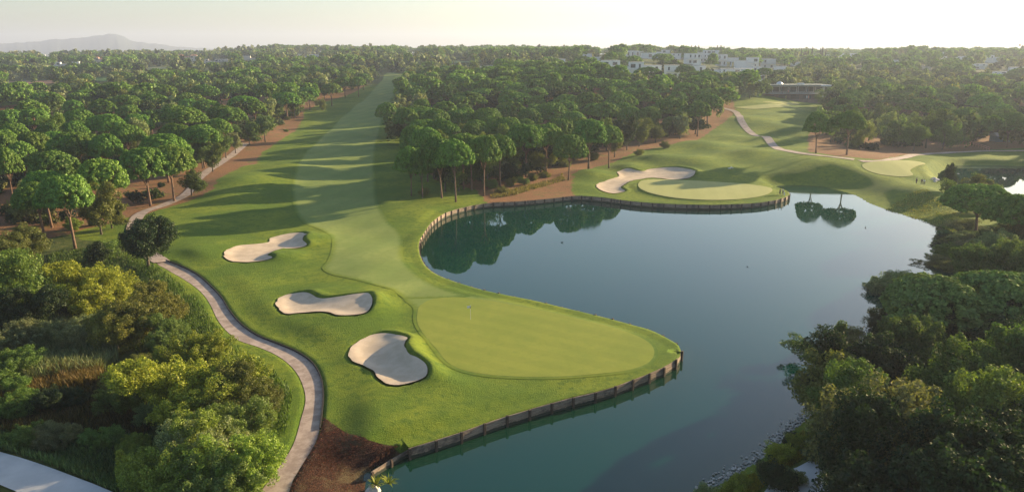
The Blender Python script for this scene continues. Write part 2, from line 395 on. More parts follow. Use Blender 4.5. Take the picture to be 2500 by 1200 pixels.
def grass_mat(name, A, B, C, stripes=None, grain=1.0, bumps=.35, soft=False):
    m, nt, b = new_mat(name); P = objvec(nt)
    n1 = noise(nt, .07, 5, .6, vec=P); n2 = noise(nt, .9, 5, .65, vec=P); n3 = noise(nt, 6.0, 4, .7, vec=P)
    c = mixc(nt, ramp(nt, n1, .38, .62), A, B)
    c = mixc(nt, math_(nt, 'MULTIPLY', ramp(nt, n2, .46, .66), .8 * grain), c, C)
    nl_ = noise(nt, .25, 6, .7, vec=P, dist=.6); c = mixc(nt, math_(nt, 'MULTIPLY', ramp(nt, nl_, .5, .66), .55 * grain), c, C)
    c = mixc(nt, math_(nt, 'MULTIPLY', ramp(nt, n3, .35, .75), .35 * grain), c, tuple(x * 1.5 for x in B))
    if stripes:
        ang, per, amt = stripes
        r = N(nt, 'ShaderNodeVectorRotate', rotation_type='Z_AXIS'); r.inputs['Angle'].default_value = ang
        L(nt, P, r.inputs['Vector']); sx = N(nt, 'ShaderNodeSeparateXYZ'); L(nt, r.outputs[0], sx.inputs[0])
        wob = math_(nt, 'ADD', sx.outputs[0], math_(nt, 'MULTIPLY', n1, 2.0))
        s = math_(nt, 'SINE', math_(nt, 'MULTIPLY', wob, 2 * math.pi / per))
        c = mixc(nt, math_(nt, 'MULTIPLY', ramp(nt, s, -.35, .35), amt), c, tuple(x * .72 for x in A))
    if soft:
        e = math_(nt, 'ADD', attr(nt, 'edge').outputs['Fac'], math_(nt, 'MULTIPLY', math_(nt, 'SUBTRACT', noise(nt, 1.3, 4, .7, vec=P), .5), 1.1))
        rg = mixc(nt, ramp(nt, n1, .38, .62), ROUGH_A, ROUGH_B); c = mixc(nt, ramp(nt, e, .0, 1.0), rg, c)
    L(nt, c, b.inputs['Base Color']); b.inputs['Roughness'].default_value = .9
    b.inputs['Specular IOR Level'].default_value = .15
    b.inputs['Sheen Weight'].default_value = .03; b.inputs['Sheen Roughness'].default_value = .5
    b.inputs['Sheen Tint'].default_value = (.8, .9, .3, 1)
    n4 = noise(nt, 3.0, 6, .7, vec=P)
    bump(nt, b, math_(nt, 'ADD', n4, n3), bumps, .25)
    return m, nt, b, c

M = {}
# rough grass with leaf-litter floor under the woods
m, nt, b, c = grass_mat('rough_grass', ROUGH_A, ROUGH_B, ROUGH_C, bumps=.6)
P = objvec(nt)
nd = noise(nt, .22, 6, .7, vec=P); nd2 = noise(nt, 2.2, 5, .7, vec=P)
dirt = mixc(nt, ramp(nt, nd2, .35, .7), (0.30, 0.135, 0.065), (0.16, 0.085, 0.045))
dirt = mixc(nt, math_(nt, 'MULTIPLY', ramp(nt, nd, .5, .68), .7), dirt, (0.13, 0.13, 0.035))
fac = math_(nt, 'ADD', attr(nt, 'dirt').outputs['Fac'], math_(nt, 'MULTIPLY', math_(nt, 'SUBTRACT', nd, .5), 1.5))
c2 = mixc(nt, ramp(nt, fac, .42, .58), c, dirt)
mul = mixc(nt, ramp(nt, noise(nt, 7, 5, .75, vec=P), .42, .66), (0.022, 0.009, 0.006), (0.12, 0.042, 0.024))  # mulch browns darkened, the shade on the bank is put into them
mul = mixc(nt, ramp(nt, noise(nt, .35, 3, .6, vec=P), .45, .62), mul, (0.10, 0.07, 0.035))
c3 = mixc(nt, ramp(nt, attr(nt, 'mulch').outputs['Fac'], .45, .55), c2, mul)
wild = mixc(nt, ramp(nt, noise(nt, .5, 6, .7, vec=P), .4, .65), (0.035, 0.06, 0.012), (0.10, 0.11, 0.03))
c4 = mixc(nt, ramp(nt, attr(nt, 'wild').outputs['Fac'], .3, .7), c3, wild)
L(nt, c4, b.inputs['Base Color']); M['ground'] = m
M['fairway'] = grass_mat('fairway_turf', (0.165, 0.225, 0.052), (0.215, 0.260, 0.066), (0.13, 0.19, 0.04), (0.35, 9.0, .22), .6, .12, True)[0]
M['green'] = grass_mat('green_turf', (0.205, 0.245, 0.035), (0.25, 0.275, 0.042), (0.17, 0.22, 0.03), (-1.05, 3.4, .15), .45, .08)[0]
M['green_far'] = grass_mat('far_green_turf', (0.33, 0.34, 0.12), (0.37, 0.37, 0.14), (0.30, 0.31, 0.10), (0.2, 5, .12), .4, .08)[0]
M['fringe'] = grass_mat('fringe_turf', (0.17, 0.235, 0.055), (0.18, 0.23, 0.05), (0.14, 0.20, 0.035), None, .5, .15, True)[0]

def simple(name, col, rough=.7, var=.25, scale=2.0, bmp=.2, bd=.05, spec=.3, metal=0.0):
    m, nt, b = new_mat(name); tc = N(nt, 'ShaderNodeTexCoord')
    n = noise(nt, scale, 5, .6, vec=tc.outputs['Object'])
    c = mixc(nt, ramp(nt, n, .3, .7), tuple(x * (1 - var) for x in col), tuple(min(1, x * (1 + var)) for x in col))
    L(nt, c, b.inputs['Base Color']); b.inputs['Roughness'].default_value = rough; b.inputs['Metallic'].default_value = metal
    b.inputs['Specular IOR Level'].default_value = spec
    if bmp: bump(nt, b, n, bmp, bd)
    return m
# sand
m, nt, b = new_mat('bunker_sand'); P = objvec(nt)
n1 = noise(nt, .5, 5, .6, vec=P); n2 = noise(nt, 9, 4, .7, vec=P)
c = mixc(nt, ramp(nt, n1, .35, .65), (0.53, 0.42, 0.30), (0.62, 0.50, 0.37)); c = mixc(nt, math_(nt, 'MULTIPLY', ramp(nt, n2, .5, .8), .25), c, (0.42, 0.33, 0.25))
L(nt, c, b.inputs['Base Color']); b.inputs['Roughness'].default_value = .95; b.inputs['Specular IOR Level'].default_value = .1
w = N(nt, 'ShaderNodeTexWave', wave_type='RINGS'); w.inputs['Scale'].default_value = 1.6; w.inputs['Distortion'].default_value = 6; w.inputs['Detail'].default_value = 2
L(nt, P, w.inputs['Vector'])
bump(nt, b, math_(nt, 'ADD', math_(nt, 'MULTIPLY', w.outputs['Fac'], .3), n2), .35, .08); M['sand'] = m
# path
m, nt, b = new_mat('path_concrete'); P = objvec(nt)
c = mixc(nt, ramp(nt, noise(nt, .6, 6, .7, vec=P), .38, .62), (0.30, 0.225, 0.18), (0.46, 0.36, 0.295))
c = mixc(nt, math_(nt, 'MULTIPLY', ramp(nt, noise(nt, 2.6, 5, .8, vec=P, dist=1.5), .58, .68), .55), c, (0.16, 0.11, 0.09))
c = mixc(nt, math_(nt, 'MULTIPLY', ramp(nt, noise(nt, 25, 3, .8, vec=P), .55, .75), .3), c, (0.24, 0.2, 0.17))
L(nt, c, b.inputs['Base Color']); b.inputs['Roughness'].default_value = .85; bump(nt, b, noise(nt, 12, 4, .7, vec=P), .3, .04); M['path'] = m
M['road'] = simple('pale_concrete', (0.55, 0.54, 0.52), .8, .08, .4, .15, .03)
# water
m, nt, b = new_mat('lake_water'); P = objvec(nt)
sc_ = N(nt, 'ShaderNodeVectorMath', operation='MULTIPLY'); sc_.inputs[1].default_value = (1, .55, 1); L(nt, P, sc_.inputs[0])
c = mixc(nt, ramp(nt, noise(nt, .02, 3, .5, vec=P), .35, .65), (0.000, 0.036, 0.028), (0.000, 0.042, 0.026))
c = mixc(nt, math_(nt, 'MULTIPLY', attr(nt, 'shallow').outputs['Fac'], .8), c, (0.010, 0.040, 0.018))
L(nt, c, b.inputs['Base Color']); L(nt, math_(nt, 'ADD', .015, math_(nt, 'MULTIPLY', ramp(nt, noise(nt, .035, 4, .6, vec=P, dist=1.0), .5, .62), .05)), b.inputs['Roughness']); b.inputs['IOR'].default_value = 1.5
b.inputs['Specular IOR Level'].default_value = .5
bump(nt, b, math_(nt, 'ADD', noise(nt, .9, 3, .5, vec=sc_.outputs[0]), math_(nt, 'MULTIPLY', noise(nt, .06, 2, .5, vec=P), 3)), .02, .10); M['water'] = m
# timber
m, nt, b = new_mat('weathered_timber'); P = objvec(nt)
mp = N(nt, 'ShaderNodeVectorMath', operation='MULTIPLY'); mp.inputs[1].default_value = (.6, .6, 7); L(nt, P, mp.inputs[0])
c = mixc(nt, ramp(nt, noise(nt, 1.2, 5, .7, vec=mp.outputs[0]), .35, .65), (0.20, 0.14, 0.10), (0.42, 0.32, 0.24))
c = mixc(nt, ramp(nt, noise(nt, .5, 4, .7, vec=P), .5, .65), c, (0.13, 0.10, 0.08))
sz_ = N(nt, 'ShaderNodeSeparateXYZ'); L(nt, P, sz_.inputs[0])
wet = math_(nt, 'ADD', sz_.outputs[2], math_(nt, 'MULTIPLY', noise(nt, .8, 4, .7, vec=P), -.55))
c = mixc(nt, ramp(nt, wet, .12, .0), c, (0.035, 0.045, 0.03))
L(nt, c, b.inputs['Base Color']); b.inputs['Roughness'].default_value = .85; bump(nt, b, noise(nt, 1.2, 5, .7, vec=mp.outputs[0]), .5, .05); M['timber'] = m
M['post'] = simple('dark_timber_post', (0.085, 0.06, 0.045), .85, .3, 4)
M['kerb'] = simple('shade_dark_kerb_board', (0.035, 0.03, 0.025), .9, .3, 2)  # near-black colour stands in for the shade on the edging face
M['stone'] = simple('pale_shore_stone', (0.55, 0.50, 0.45), .85, .3, 1.2, .5, .1)
M['bark'] = simple('pine_bark', (0.20, 0.125, 0.085), .9, .35, 3.0, .5, .08)
M['bark_grey'] = simple('grey_bark', (0.13, 0.105, 0.08), .9, .35, 4.0, .5, .05)

def leaf_mat(name, transl=.3, shape=1.0, use_attr=False):
    m, nt, b = new_mat(name); nt.nodes.remove(b)
    out = nt.nodes['Material Output']
    if use_attr: base = attr(nt, 'tint').outputs['Color']
    else:
        oi = N(nt, 'ShaderNodeObjectInfo'); base = oi.outputs['Color']
    rp = N(nt, 'ShaderNodeNewGeometry').outputs['Random Per Island']
    P = objvec(nt)
    n1 = noise(nt, .45, 3, .6, vec=P)
    c = mixc(nt, ramp(nt, n1, .35, .65), base, base)
    dark = mixc(nt, 1.0, base, (0.55, 0.6, 0.55), 'MULTIPLY'); lite = mixc(nt, 1.0, base, (1.65, 1.5, 1.5), 'MULTIPLY')
    c = mixc(nt, rp, dark, lite)
    warm = mixc(nt, 1.0, c, (1.15, 1.0, .8), 'MULTIPLY')
    c = mixc(nt, math_(nt, 'MULTIPLY', ramp(nt, n1, .45, .65), .6), c, warm)
    d = N(nt, 'ShaderNodeBsdfDiffuse'); L(nt, c, d.inputs['Color'])
    t = N(nt, 'ShaderNodeBsdfTranslucent'); L(nt, mixc(nt, 1.0, c, (1.3, 1.35, .6), 'MULTIPLY'), t.inputs['Color'])
    g = N(nt, 'ShaderNodeBsdfGlossy'); g.inputs['Roughness'].default_value = .55; g.inputs['Color'].default_value = (.5, .5, .45, 1)
    mx_ = N(nt, 'ShaderNodeMixShader'); mx_.inputs[0].default_value = transl; L(nt, d.outputs[0], mx_.inputs[1]); L(nt, t.outputs[0], mx_.inputs[2])
    m2 = N(nt, 'ShaderNodeMixShader'); m2.inputs[0].default_value = .045; L(nt, mx_.outputs[0], m2.inputs[1]); L(nt, g.outputs[0], m2.inputs[2])
    L(nt, m2.outputs[0], out.inputs['Surface'])
    return m
M['needles'] = leaf_mat('pine_needles', .14)
M['leaves'] = leaf_mat('tree_leaves', .3)
M['far_leaves'] = leaf_mat('woodland_leaves', .25, use_attr=True)

# ------------------------------------------------------------------ ground sheet
def build_ground():
    ys = [-60.0]
    while ys[-1] < 26000:
        y = ys[-1]; ys.append(y + (3.0 if y < 40 else max(0.5, 0.0036 * y) if y < 780 else 0.02 * y if y < 2200 else 0.06 * y))
    ys = np.array(ys); nu = 820
    uu = np.linspace(-1, 1, nu); uu = np.sign(uu) * (0.75 * np.abs(uu) + 0.25 * np.abs(uu) ** 3)
    Xg = uu[None, :] * (75 + 1.12 * np.maximum(ys, 0))[:, None]; Yg = np.repeat(ys[:, None], nu, 1)
    Z = ground(Xg, Yg)
    V = np.stack([Xg, Yg, Z], 2).reshape(-1, 3)
    i = np.arange(len(ys) - 1)[:, None] * nu + np.arange(nu - 1)[None]
    Fq = np.stack([i, i + 1, i + nu + 1, i + nu], 2).reshape(-1, 4)
    dirt = np.zeros(Xg.shape)
    for D in DIRTS: dirt = np.maximum(dirt, sstep(-3.5, 3.5, sdf(Xg, Yg, D, 6.)))
    for Fp in (FAIRWAY,): dirt *= 1 - sstep(-5, -2, sdf(Xg, Yg, Fp, 6))
    dirt = np.maximum(dirt, 0.45 * sstep(480, 700, Yg))
    mul = sstep(-.6, .6, sdf(Xg, Yg, MULCH, 3))
    wild = sstep(3.5, 6.5, PATHSIDE(Xg, Yg) + (vnoise(Xg, Yg, 4, 9) - .5) * 3) * (1 - sstep(-1, 2, sdf(Xg, Yg, DIRTS[0], 6)))
    sh = smooth_poly(shore, 2, False)[int(len(smooth_poly(shore, 2, False)) * .35):]
    wr = sstep(200, 120, Yg) * sstep(0, 12, Xg - np.interp(Yg, sh[::-1, 1], sh[::-1, 0])) * (Yg < 190)
    wild = np.maximum(wild, wr * .8)
    wild = np.maximum(wild, .9 * sstep(520, 700, Yg))
    # the lip of turf that runs along the boards of the retaining walls
    me = mesh_np('ground', V, Fq, 4, M['ground'], True)
    for nm, a in (('dirt', dirt), ('mulch', mul), ('wild', wild)):
        at = me.attributes.new(nm, 'FLOAT', 'POINT'); at.data.foreach_set('value', a.astype(np.float32).ravel())
    return tag(obj('ground', me), kind='structure', label='rolling golf course rough grass and brown woodland floor')
build_ground()

def sheet(name, P, mat, lift, step=1.2, zf=None, label=None, kind='structure'):
    """a sheet inside outline P that lies lift above the ground"""
    mn, mx = P.min(0), P.max(0)
    gx, gy = np.meshgrid(np.arange(mn[0], mx[0], step), np.arange(mn[1], mx[1], step))
    s = sdf(gx, gy, P, 2); k = s > step * .45
    pts = [Vector((x, y)) for x, y in zip(gx[k], gy[k])]
    n = len(P)
    co, ed, fa, *_ = delaunay_2d_cdt([Vector(p) for p in P] + pts, [], [list(range(n))], 1, 1e-4)
    V = np.array([(c.x, c.y) for c in co])
    z = ground(V[:, 0], V[:, 1]) if zf is None else zf(V[:, 0], V[:, 1])
    V3 = np.column_stack([V, z + lift])
    tri = np.array([f for f in fa if len(f) == 3])
    a, b_, c_ = V[tri[:, 0]], V[tri[:, 1]], V[tri[:, 2]]
    cr = (b_[:, 0] - a[:, 0]) * (c_[:, 1] - a[:, 1]) - (b_[:, 1] - a[:, 1]) * (c_[:, 0] - a[:, 0])
    tri[cr < 0] = tri[cr < 0][:, ::-1]
    me = mesh_np(name, V3, tri, 3, mat, True); me.attributes.new('edge', 'FLOAT', 'POINT').data.foreach_set('value', np.clip(sdf(V[:, 0], V[:, 1], P, 3.) / 1.5, 0, 2).astype(np.float32))
    o = obj(name, me)
    return tag(o, kind=kind, label=label)

sheet('fairway', FAIRWAY, M['fairway'], .045, 1.0, label='long mown fairway between two pine woods')
sheet('green_fringe', FRINGE, M['fringe'], .035, .8, label='paler collar of turf round the near putting green')
sheet('putting_green', GREEN, M['green'], .055, .8, label='closely mown striped putting green with a flagstick on the lake point')
sheet('putting_green', GREEN2, M['green_far'], .12, 1.4, label='pale oval putting green behind the timber wall across the lake')
sheet('putting_green', GREEN3, M['green_far'], .12, 1.4, label='pale raised putting green beside the small pond')
sheet('tee_ground', TEE1, M['green_far'], .12, 2.0, label='pale mown tee strip above the mounded fairway')
sheet('tee_ground', TEE2, M['green_far'], .12, 2.0, label='small mown tee closest to the terraced building')
SAND[0] = True
for bb, lb in zip(BUNKERS, ('S-shaped sand bunker nearest the fairway bend', 'wide peanut-shaped sand bunker between the cart path and the green', 'kidney-shaped sand bunker with deep shade beside the near green', 'winding sand bunker behind the far green')):
    sheet('sand_bunker', bb, M['sand'], .09, .6, label=lb)
SAND[0] = False
sheet('cart_path', PATH, M['path'], .10, .8, label='winding cart path beside the overgrown hollow')
sheet('cart_path', PATH2, M['path'], .10, 1.0, label='cart path curving along the edge of the pine wood')
sheet('cart_path', PATH3, M['path'], .12, 1.5, label='cart path crossing the mounded second fairway')
sheet('cart_path', PATH4, M['path'], .12, 1.5, label='faint path passing behind the small pond')
sheet('road', ROAD, M['road'], .12, 1.5, label='pale concrete road below the overgrown hollow')
sheet('concrete_path', smooth_poly(SLAB, 1.5), M['road'], .5, 1.5, zf=lambda x, y: np.full(x.shape, 1.3), label='pale concrete slab below the lakeside trees')
for fp, fc in FIELDS:
    sheet('field', smooth_poly(fp, 4), simple('field_soil', fc, .95, .25, .1, 0), .5, 6, label='open field between distant trees')

# turf lip behind the boards
def lip():
    V = []; Fq = []
    for w in (np.concatenate([wall_near, wall_tip, wall_bay, wall_far, wall_back]),):
        C = smooth_poly(w, .8, False); T = np.gradient(C, axis=0); T /= np.linalg.norm(T, axis=1)[:, None]
        Nn = np.stack([-T[:, 1], T[:, 0]], 1)   # to the left of travel
        mid = C + Nn * 1.0
        if sdf(mid[:, 0], mid[:, 1], LAKE).mean() > 0: Nn = -Nn
        offs = [0.0, .35, .9, 1.5, 2.3]; rows = []
        for k, o_ in enumerate(offs):
            Q = C + Nn * o_; z = np.maximum(ground(Q[:, 0], Q[:, 1]), 0)
            zz = np.where(np.full(len(z), o_ < 1.3), WT + .03, z + (.03 if o_ < 2 else -.05)) + (vnoise(Q[:, 0], Q[:, 1], .7, 4) - .5) * .06
            rows.append(np.column_stack([Q, zz]))
        low = rows[0].copy(); low[:, 2] -= .25; rows.insert(0, low)
        n = len(C); base = len(V)
        for r in rows: V += r.tolist()
        for r in range(len(rows) - 1):
            for i in range(n - 1):
                a = base + r * n + i; Fq.append([a, a + 1, a + n + 1, a + n])
    me = mesh_np('grass_bank', np.array(V), np.array(Fq), 4, M['ground'], True)
    for nm in ('dirt', 'mulch', 'wild'): me.attributes.new(nm, 'FLOAT', 'POINT')
    vv = np.array(V); d = sstep(-1, 1, sdf(vv[:, 0], vv[:, 1], DIRTS[1], 3))
    me.attributes['dirt'].data.foreach_set('value', d.astype(np.float32))
    tag(obj('grass_bank', me), kind='structure', label='level lip of turf along the timber retaining walls')
lip()

# water sheets
def water(name, P, label):
    C = P.mean(0)
    T = np.roll(P, -1, 0) - np.roll(P, 1, 0); T /= np.linalg.norm(T, axis=1)[:, None]
    Nn = np.stack([T[:, 1], -T[:, 0]], 1)
    Q = P + Nn * .3
    if sdf(Q[:, 0], Q[:, 1], P).mean() > 0: Nn = -Nn
    k = (np.sqrt(((P[:, None] - ALLW[None]) ** 2).sum(2).min(1)) > 1.0)
    Q = P + Nn * np.where(k, 2.5, .25)[:, None]
    mn, mx = Q.min(0), Q.max(0); gx, gy = np.meshgrid(np.arange(mn[0], mx[0], 2.5), np.arange(mn[1], mx[1], 2.5)); kk = sdf(gx, gy, Q, 3.) > 1.0
    co, ed, fa, *_ = delaunay_2d_cdt([Vector(p) for p in Q] + [Vector((x, y)) for x, y in zip(gx[kk], gy[kk])], [], [list(range(len(Q)))], 1, 1e-4)
    V = np.array([(c.x, c.y, 0) for c in co]); sh_ = 1 - sstep(0, 5.5, sdf(V[:, 0], V[:, 1], P, 9.)); tri = np.array([f for f in fa if len(f) == 3])
    a, b_, c_ = V[tri[:, 0]], V[tri[:, 1]], V[tri[:, 2]]
    cr = (b_[:, 0] - a[:, 0]) * (c_[:, 1] - a[:, 1]) - (b_[:, 1] - a[:, 1]) * (c_[:, 0] - a[:, 0])
    tri[cr < 0] = tri[cr < 0][:, ::-1]
    me = mesh_np(name, V, tri, 3, M['water']); me.attributes.new('shallow', 'FLOAT', 'POINT').data.foreach_set('value', sh_.astype(np.float32))
    tag(obj(name, me), kind='structure', label=label)
water('lake_water', LAKE, 'still teal lake mirroring the pines and sky')
water('pond_water', POND, 'small bright pond behind the lakeside pine')

# ------------------------------------------------------------------ timber retaining walls
def timber_wall(name, pts, label, bay=3.0, top=WT, posts=.22, rise=.12):
    C = smooth_poly(pts, .25, False); d = np.concatenate([[0], np.cumsum(np.linalg.norm(np.diff(C, axis=0), axis=1))])
    n = max(2, int(round(d[-1] / bay)) + 1); tt = np.linspace(0, d[-1], n)
    Q = np.column_stack([np.interp(tt, d, C[:, 0]), np.interp(tt, d, C[:, 1])])
    root = empty(name, (Q[0][0], Q[0][1], 0), label=label, cat='retaining wall', group='timber retaining walls round the lake')
    cen = None
    for i in range(n):
        t = Q[min(i + 1, n - 1)] - Q[max(i - 1, 0)]; t /= np.linalg.norm(t); nn = np.array([-t[1], t[0]])
        if sdf(*(np.array([c]) for c in (Q[i] + nn)), LAKE)[0] < 0: nn = -nn
        rz = math.atan2(t[1], t[0])
        p = Q[i] + nn * .22; hgt = top + rise * .5 + random.uniform(-.08, .1)
        b = MB().box(p[0] - Q[0][0], p[1] - Q[0][1], (hgt - .8) / 2, .24, .24, hgt + .8, rz)
        b.build('post', M['post'], root)
        if i < n - 1:
            a, e = Q[i], Q[i + 1]; t2 = e - a; Lh = np.linalg.norm(t2); t2 /= Lh; n2 = np.array([-t2[1], t2[0]])
            m_ = (a + e) / 2
            if sdf(*(np.array([c]) for c in (m_ + n2)), LAKE)[0] < 0: n2 = -n2
            rz2 = math.atan2(t2[1], t2[0]); b = MB(); z = -.5; k = 0
            while z < top - .05:
                hh = .30 if z < 0 else .255; c_ = m_ + n2 * (.07 + random.uniform(-.02, .02)) - Q[0]
                zz = min(z + hh, top)
                b.box(c_[0], c_[1], (z + zz) / 2, Lh + .02 - .05 * random.random(), .09, zz - z - .025, rz2); z += hh; k += 1
            b.build('board_panel', M['timber'], root)
    return root
timber_wall('timber_wall', wall_near, 'dark shaded timber wall along the near side of the green point')
timber_wall('timber_wall', wall_tip, 'timber wall round the far side of the green point')
timber_wall('timber_wall', wall_bay, 'sunlit timber wall curving round the inner bay')
timber_wall('timber_wall', wall_far, 'shaded timber wall below the pale oval green across the lake')
timber_wall('timber_wall', F2([(905,1150),(950,1122),(998,1094)], .75), 'short stepped plank wall beside the brown mulch bank', bay=3.2, top=.75, rise=.05)

# low board edging, shade put into its near-black colour, on the uphill side of the main path
def edging():
    E = smooth_poly(H2([(400,633),(442,649),(481,669),(516,699),(541,726),(563,761),(593,794),(633,820),(681,839),(723,857),(759,881),(781,914),(789,950),(787,1000),(781,1045)]), .6, False)
    b = MB(); 
    for i in range(len(E) - 1):
        m_ = (E[i] + E[i + 1]) / 2; t = E[i + 1] - E[i]
        z = gz(*(m_ + np.array([t[1], -t[0]]) / np.linalg.norm(t) * -0.9)); zp = float(base_h(m_[0], m_[1])) - .2
        top = max(z, zp + .3) + .05; b.box(m_[0], m_[1], top - .7, np.linalg.norm(t) + .03, .14, 1.4, math.atan2(t[1], t[0]))
    tag(b.build('path_edging', M['kerb']), 'low board edging, blackened for its shade, uphill side of the winding cart path', 'edging')
edging()

# ------------------------------------------------------------------ leaf clouds
def cloud(rng, C, R, n_each, size, flat=1.0, up=0.15, tri=False, long=1.0, jit=.55):
    """leaf-sized faces over the surface of lumps at C with radii R; returns V, faces"""
    C = np.asarray(C, float); R = np.asarray(R, float)
    idx = np.repeat(np.arange(len(C)), n_each)
    n = len(idx)
    D = rng.normal(size=(n, 3)); D /= np.linalg.norm(D, axis=1)[:, None]
    D[:, 2] = np.where((D[:, 2] < -.35) & (rng.random(n) < .6), -D[:, 2], D[:, 2])
    r = R[idx] * (0.62 + .45 * rng.random(n) ** .7)
    P = C[idx] + D * r[:, None] * np.array([1, 1, flat])
    Nn = D + rng.normal(size=(n, 3)) * jit; Nn[:, 2] += up; Nn /= np.linalg.norm(Nn, axis=1)[:, None]
    A = np.cross(Nn, rng.normal(size=(n, 3))); A /= np.linalg.norm(A, axis=1)[:, None]
    B = np.cross(Nn, A)
    s = size * (.6 + .8 * rng.random(n)); s = s[:, None]
    if tri:
        V = np.stack([P + A * s * long, P - A * s * .6 + B * s * .8, P - A * s * .6 - B * s * .8], 1).reshape(-1, 3)
        return V, np.arange(n * 3).reshape(-1, 3)
    V = np.stack([P + A * s * long, P + B * s * .62, P - A * s * long, P - B * s * .62], 1).reshape(-1, 3)
    return V, np.arange(n * 4).reshape(-1, 4)

def pine_lumps(rng, R, T, zc, n, lobes=3):
    """umbrella crown: dense domed top with knobbly lobes, nearly flat underside"""
    ph = rng.random(lobes) * 6.28; am = rng.random(lobes) * .10
    nk = rng.integers(7, 12); kb = []
    for i in range(nk):
        a = 6.283 * (i + rng.random() * .7) / nk; q = R * (.45 + .3 * rng.random()) if i % 3 else R * .2 * rng.random()
        kb.append((q * math.cos(a), q * math.sin(a), (.08 + .14 * rng.random()) * (1 if i % 3 else .35)))
    ex, ey = 1 + rng.normal() * .07, 1 + rng.normal() * .07
    out = []; rr = []; small = n > 80
    lr = .125 if small else .19
    for i in range(n):
        a = i * 2.39996 + rng.normal() * .25; q = math.sqrt((i + .5) / n) ** .92
        edge = 1 + sum(am[k] * math.cos((k + 2) * a + ph[k]) for k in range(lobes))
        x, y = R * edge * q * .94 * math.cos(a) * ex, R * edge * q * .94 * math.sin(a) * ey
        sub = sum(k[2] * math.exp(-((x - k[0]) ** 2 + (y - k[1]) ** 2) / (R * .27) ** 2) for k in kb)
        z = zc + T * (max(0, 1 - (q * .985) ** 3.2) ** .6 * .76 + .9 * sub * (1 - .5 * q)) - T * .05 + rng.normal() * .1
        out.append((x, y, z)); rr.append(R * lr * (.8 + .4 * rng.random()))
    for i in range(n // 2):      # rim and underside, kept nearly level
        a = rng.random() * 6.283; q = math.sqrt(rng.random()) if i % 2 else .82 + .14 * rng.random()
        edge = 1 + sum(am[k] * math.cos((k + 2) * a + ph[k]) for k in range(lobes))
        out.append((R * q * edge * math.cos(a) * ex, R * q * edge * math.sin(a) * ey, zc + T * (.02 + .24 * rng.random() * (1.15 - q)))); rr.append(R * lr * (.7 + .4 * rng.random()))
    return np.array(out), np.array(rr)

def limbs(rng, mb, H, r0, zf, n, reach, ztop, lean=(0, 0)):
    base = [(0, 0, -.3), (lean[0] * .3, lean[1] * .3, zf * .35), (lean[0] * .7, lean[1] * .7, zf * .75), (lean[0], lean[1], zf)]
    mb.tube(base, [r0 * 1.35, r0, r0 * .85, r0 * .7], 9)
    for i in range(n):
        a = 6.283 * i / n + rng.random() * .8; q = reach * (.6 + .4 * rng.random())
        s = zf * (.72 + .28 * rng.random()); k = s / zf
        p0 = (lean[0] * k, lean[1] * k, s)
        p1 = (p0[0] + math.cos(a) * q * .35, p0[1] + math.sin(a) * q * .35, s + (ztop - s) * .45)
        p2 = (p0[0] + math.cos(a) * q, p0[1] + math.sin(a) * q, s + (ztop - s) * .95)
        mb.tube([p0, p1, p2], [r0 * .42, r0 * .27, r0 * .1], 6)
    return mb

def make_pine(seed, R=6.3, H=14.5, T=4.0, nl=90, leaves=150, size=.26):
    rng = np.random.default_rng(seed)
    zc = H - T
    C, rr = pine_lumps(rng, R, T, zc, nl)
    lean = rng.normal(size=2) * .35
    C[:, :2] += lean
    V, Fq = cloud(rng, C, rr, leaves, size, flat=.8, up=.3, jit=.38)
    crown = mesh_np('pine_crown', V, Fq, 4, M['needles'])
    tr = limbs(rng, MB(), H, .30, zc * .80, 7, R * .72, zc + T * .35, lean).mesh('pine_trunk', M['bark'], True)
    return crown, tr

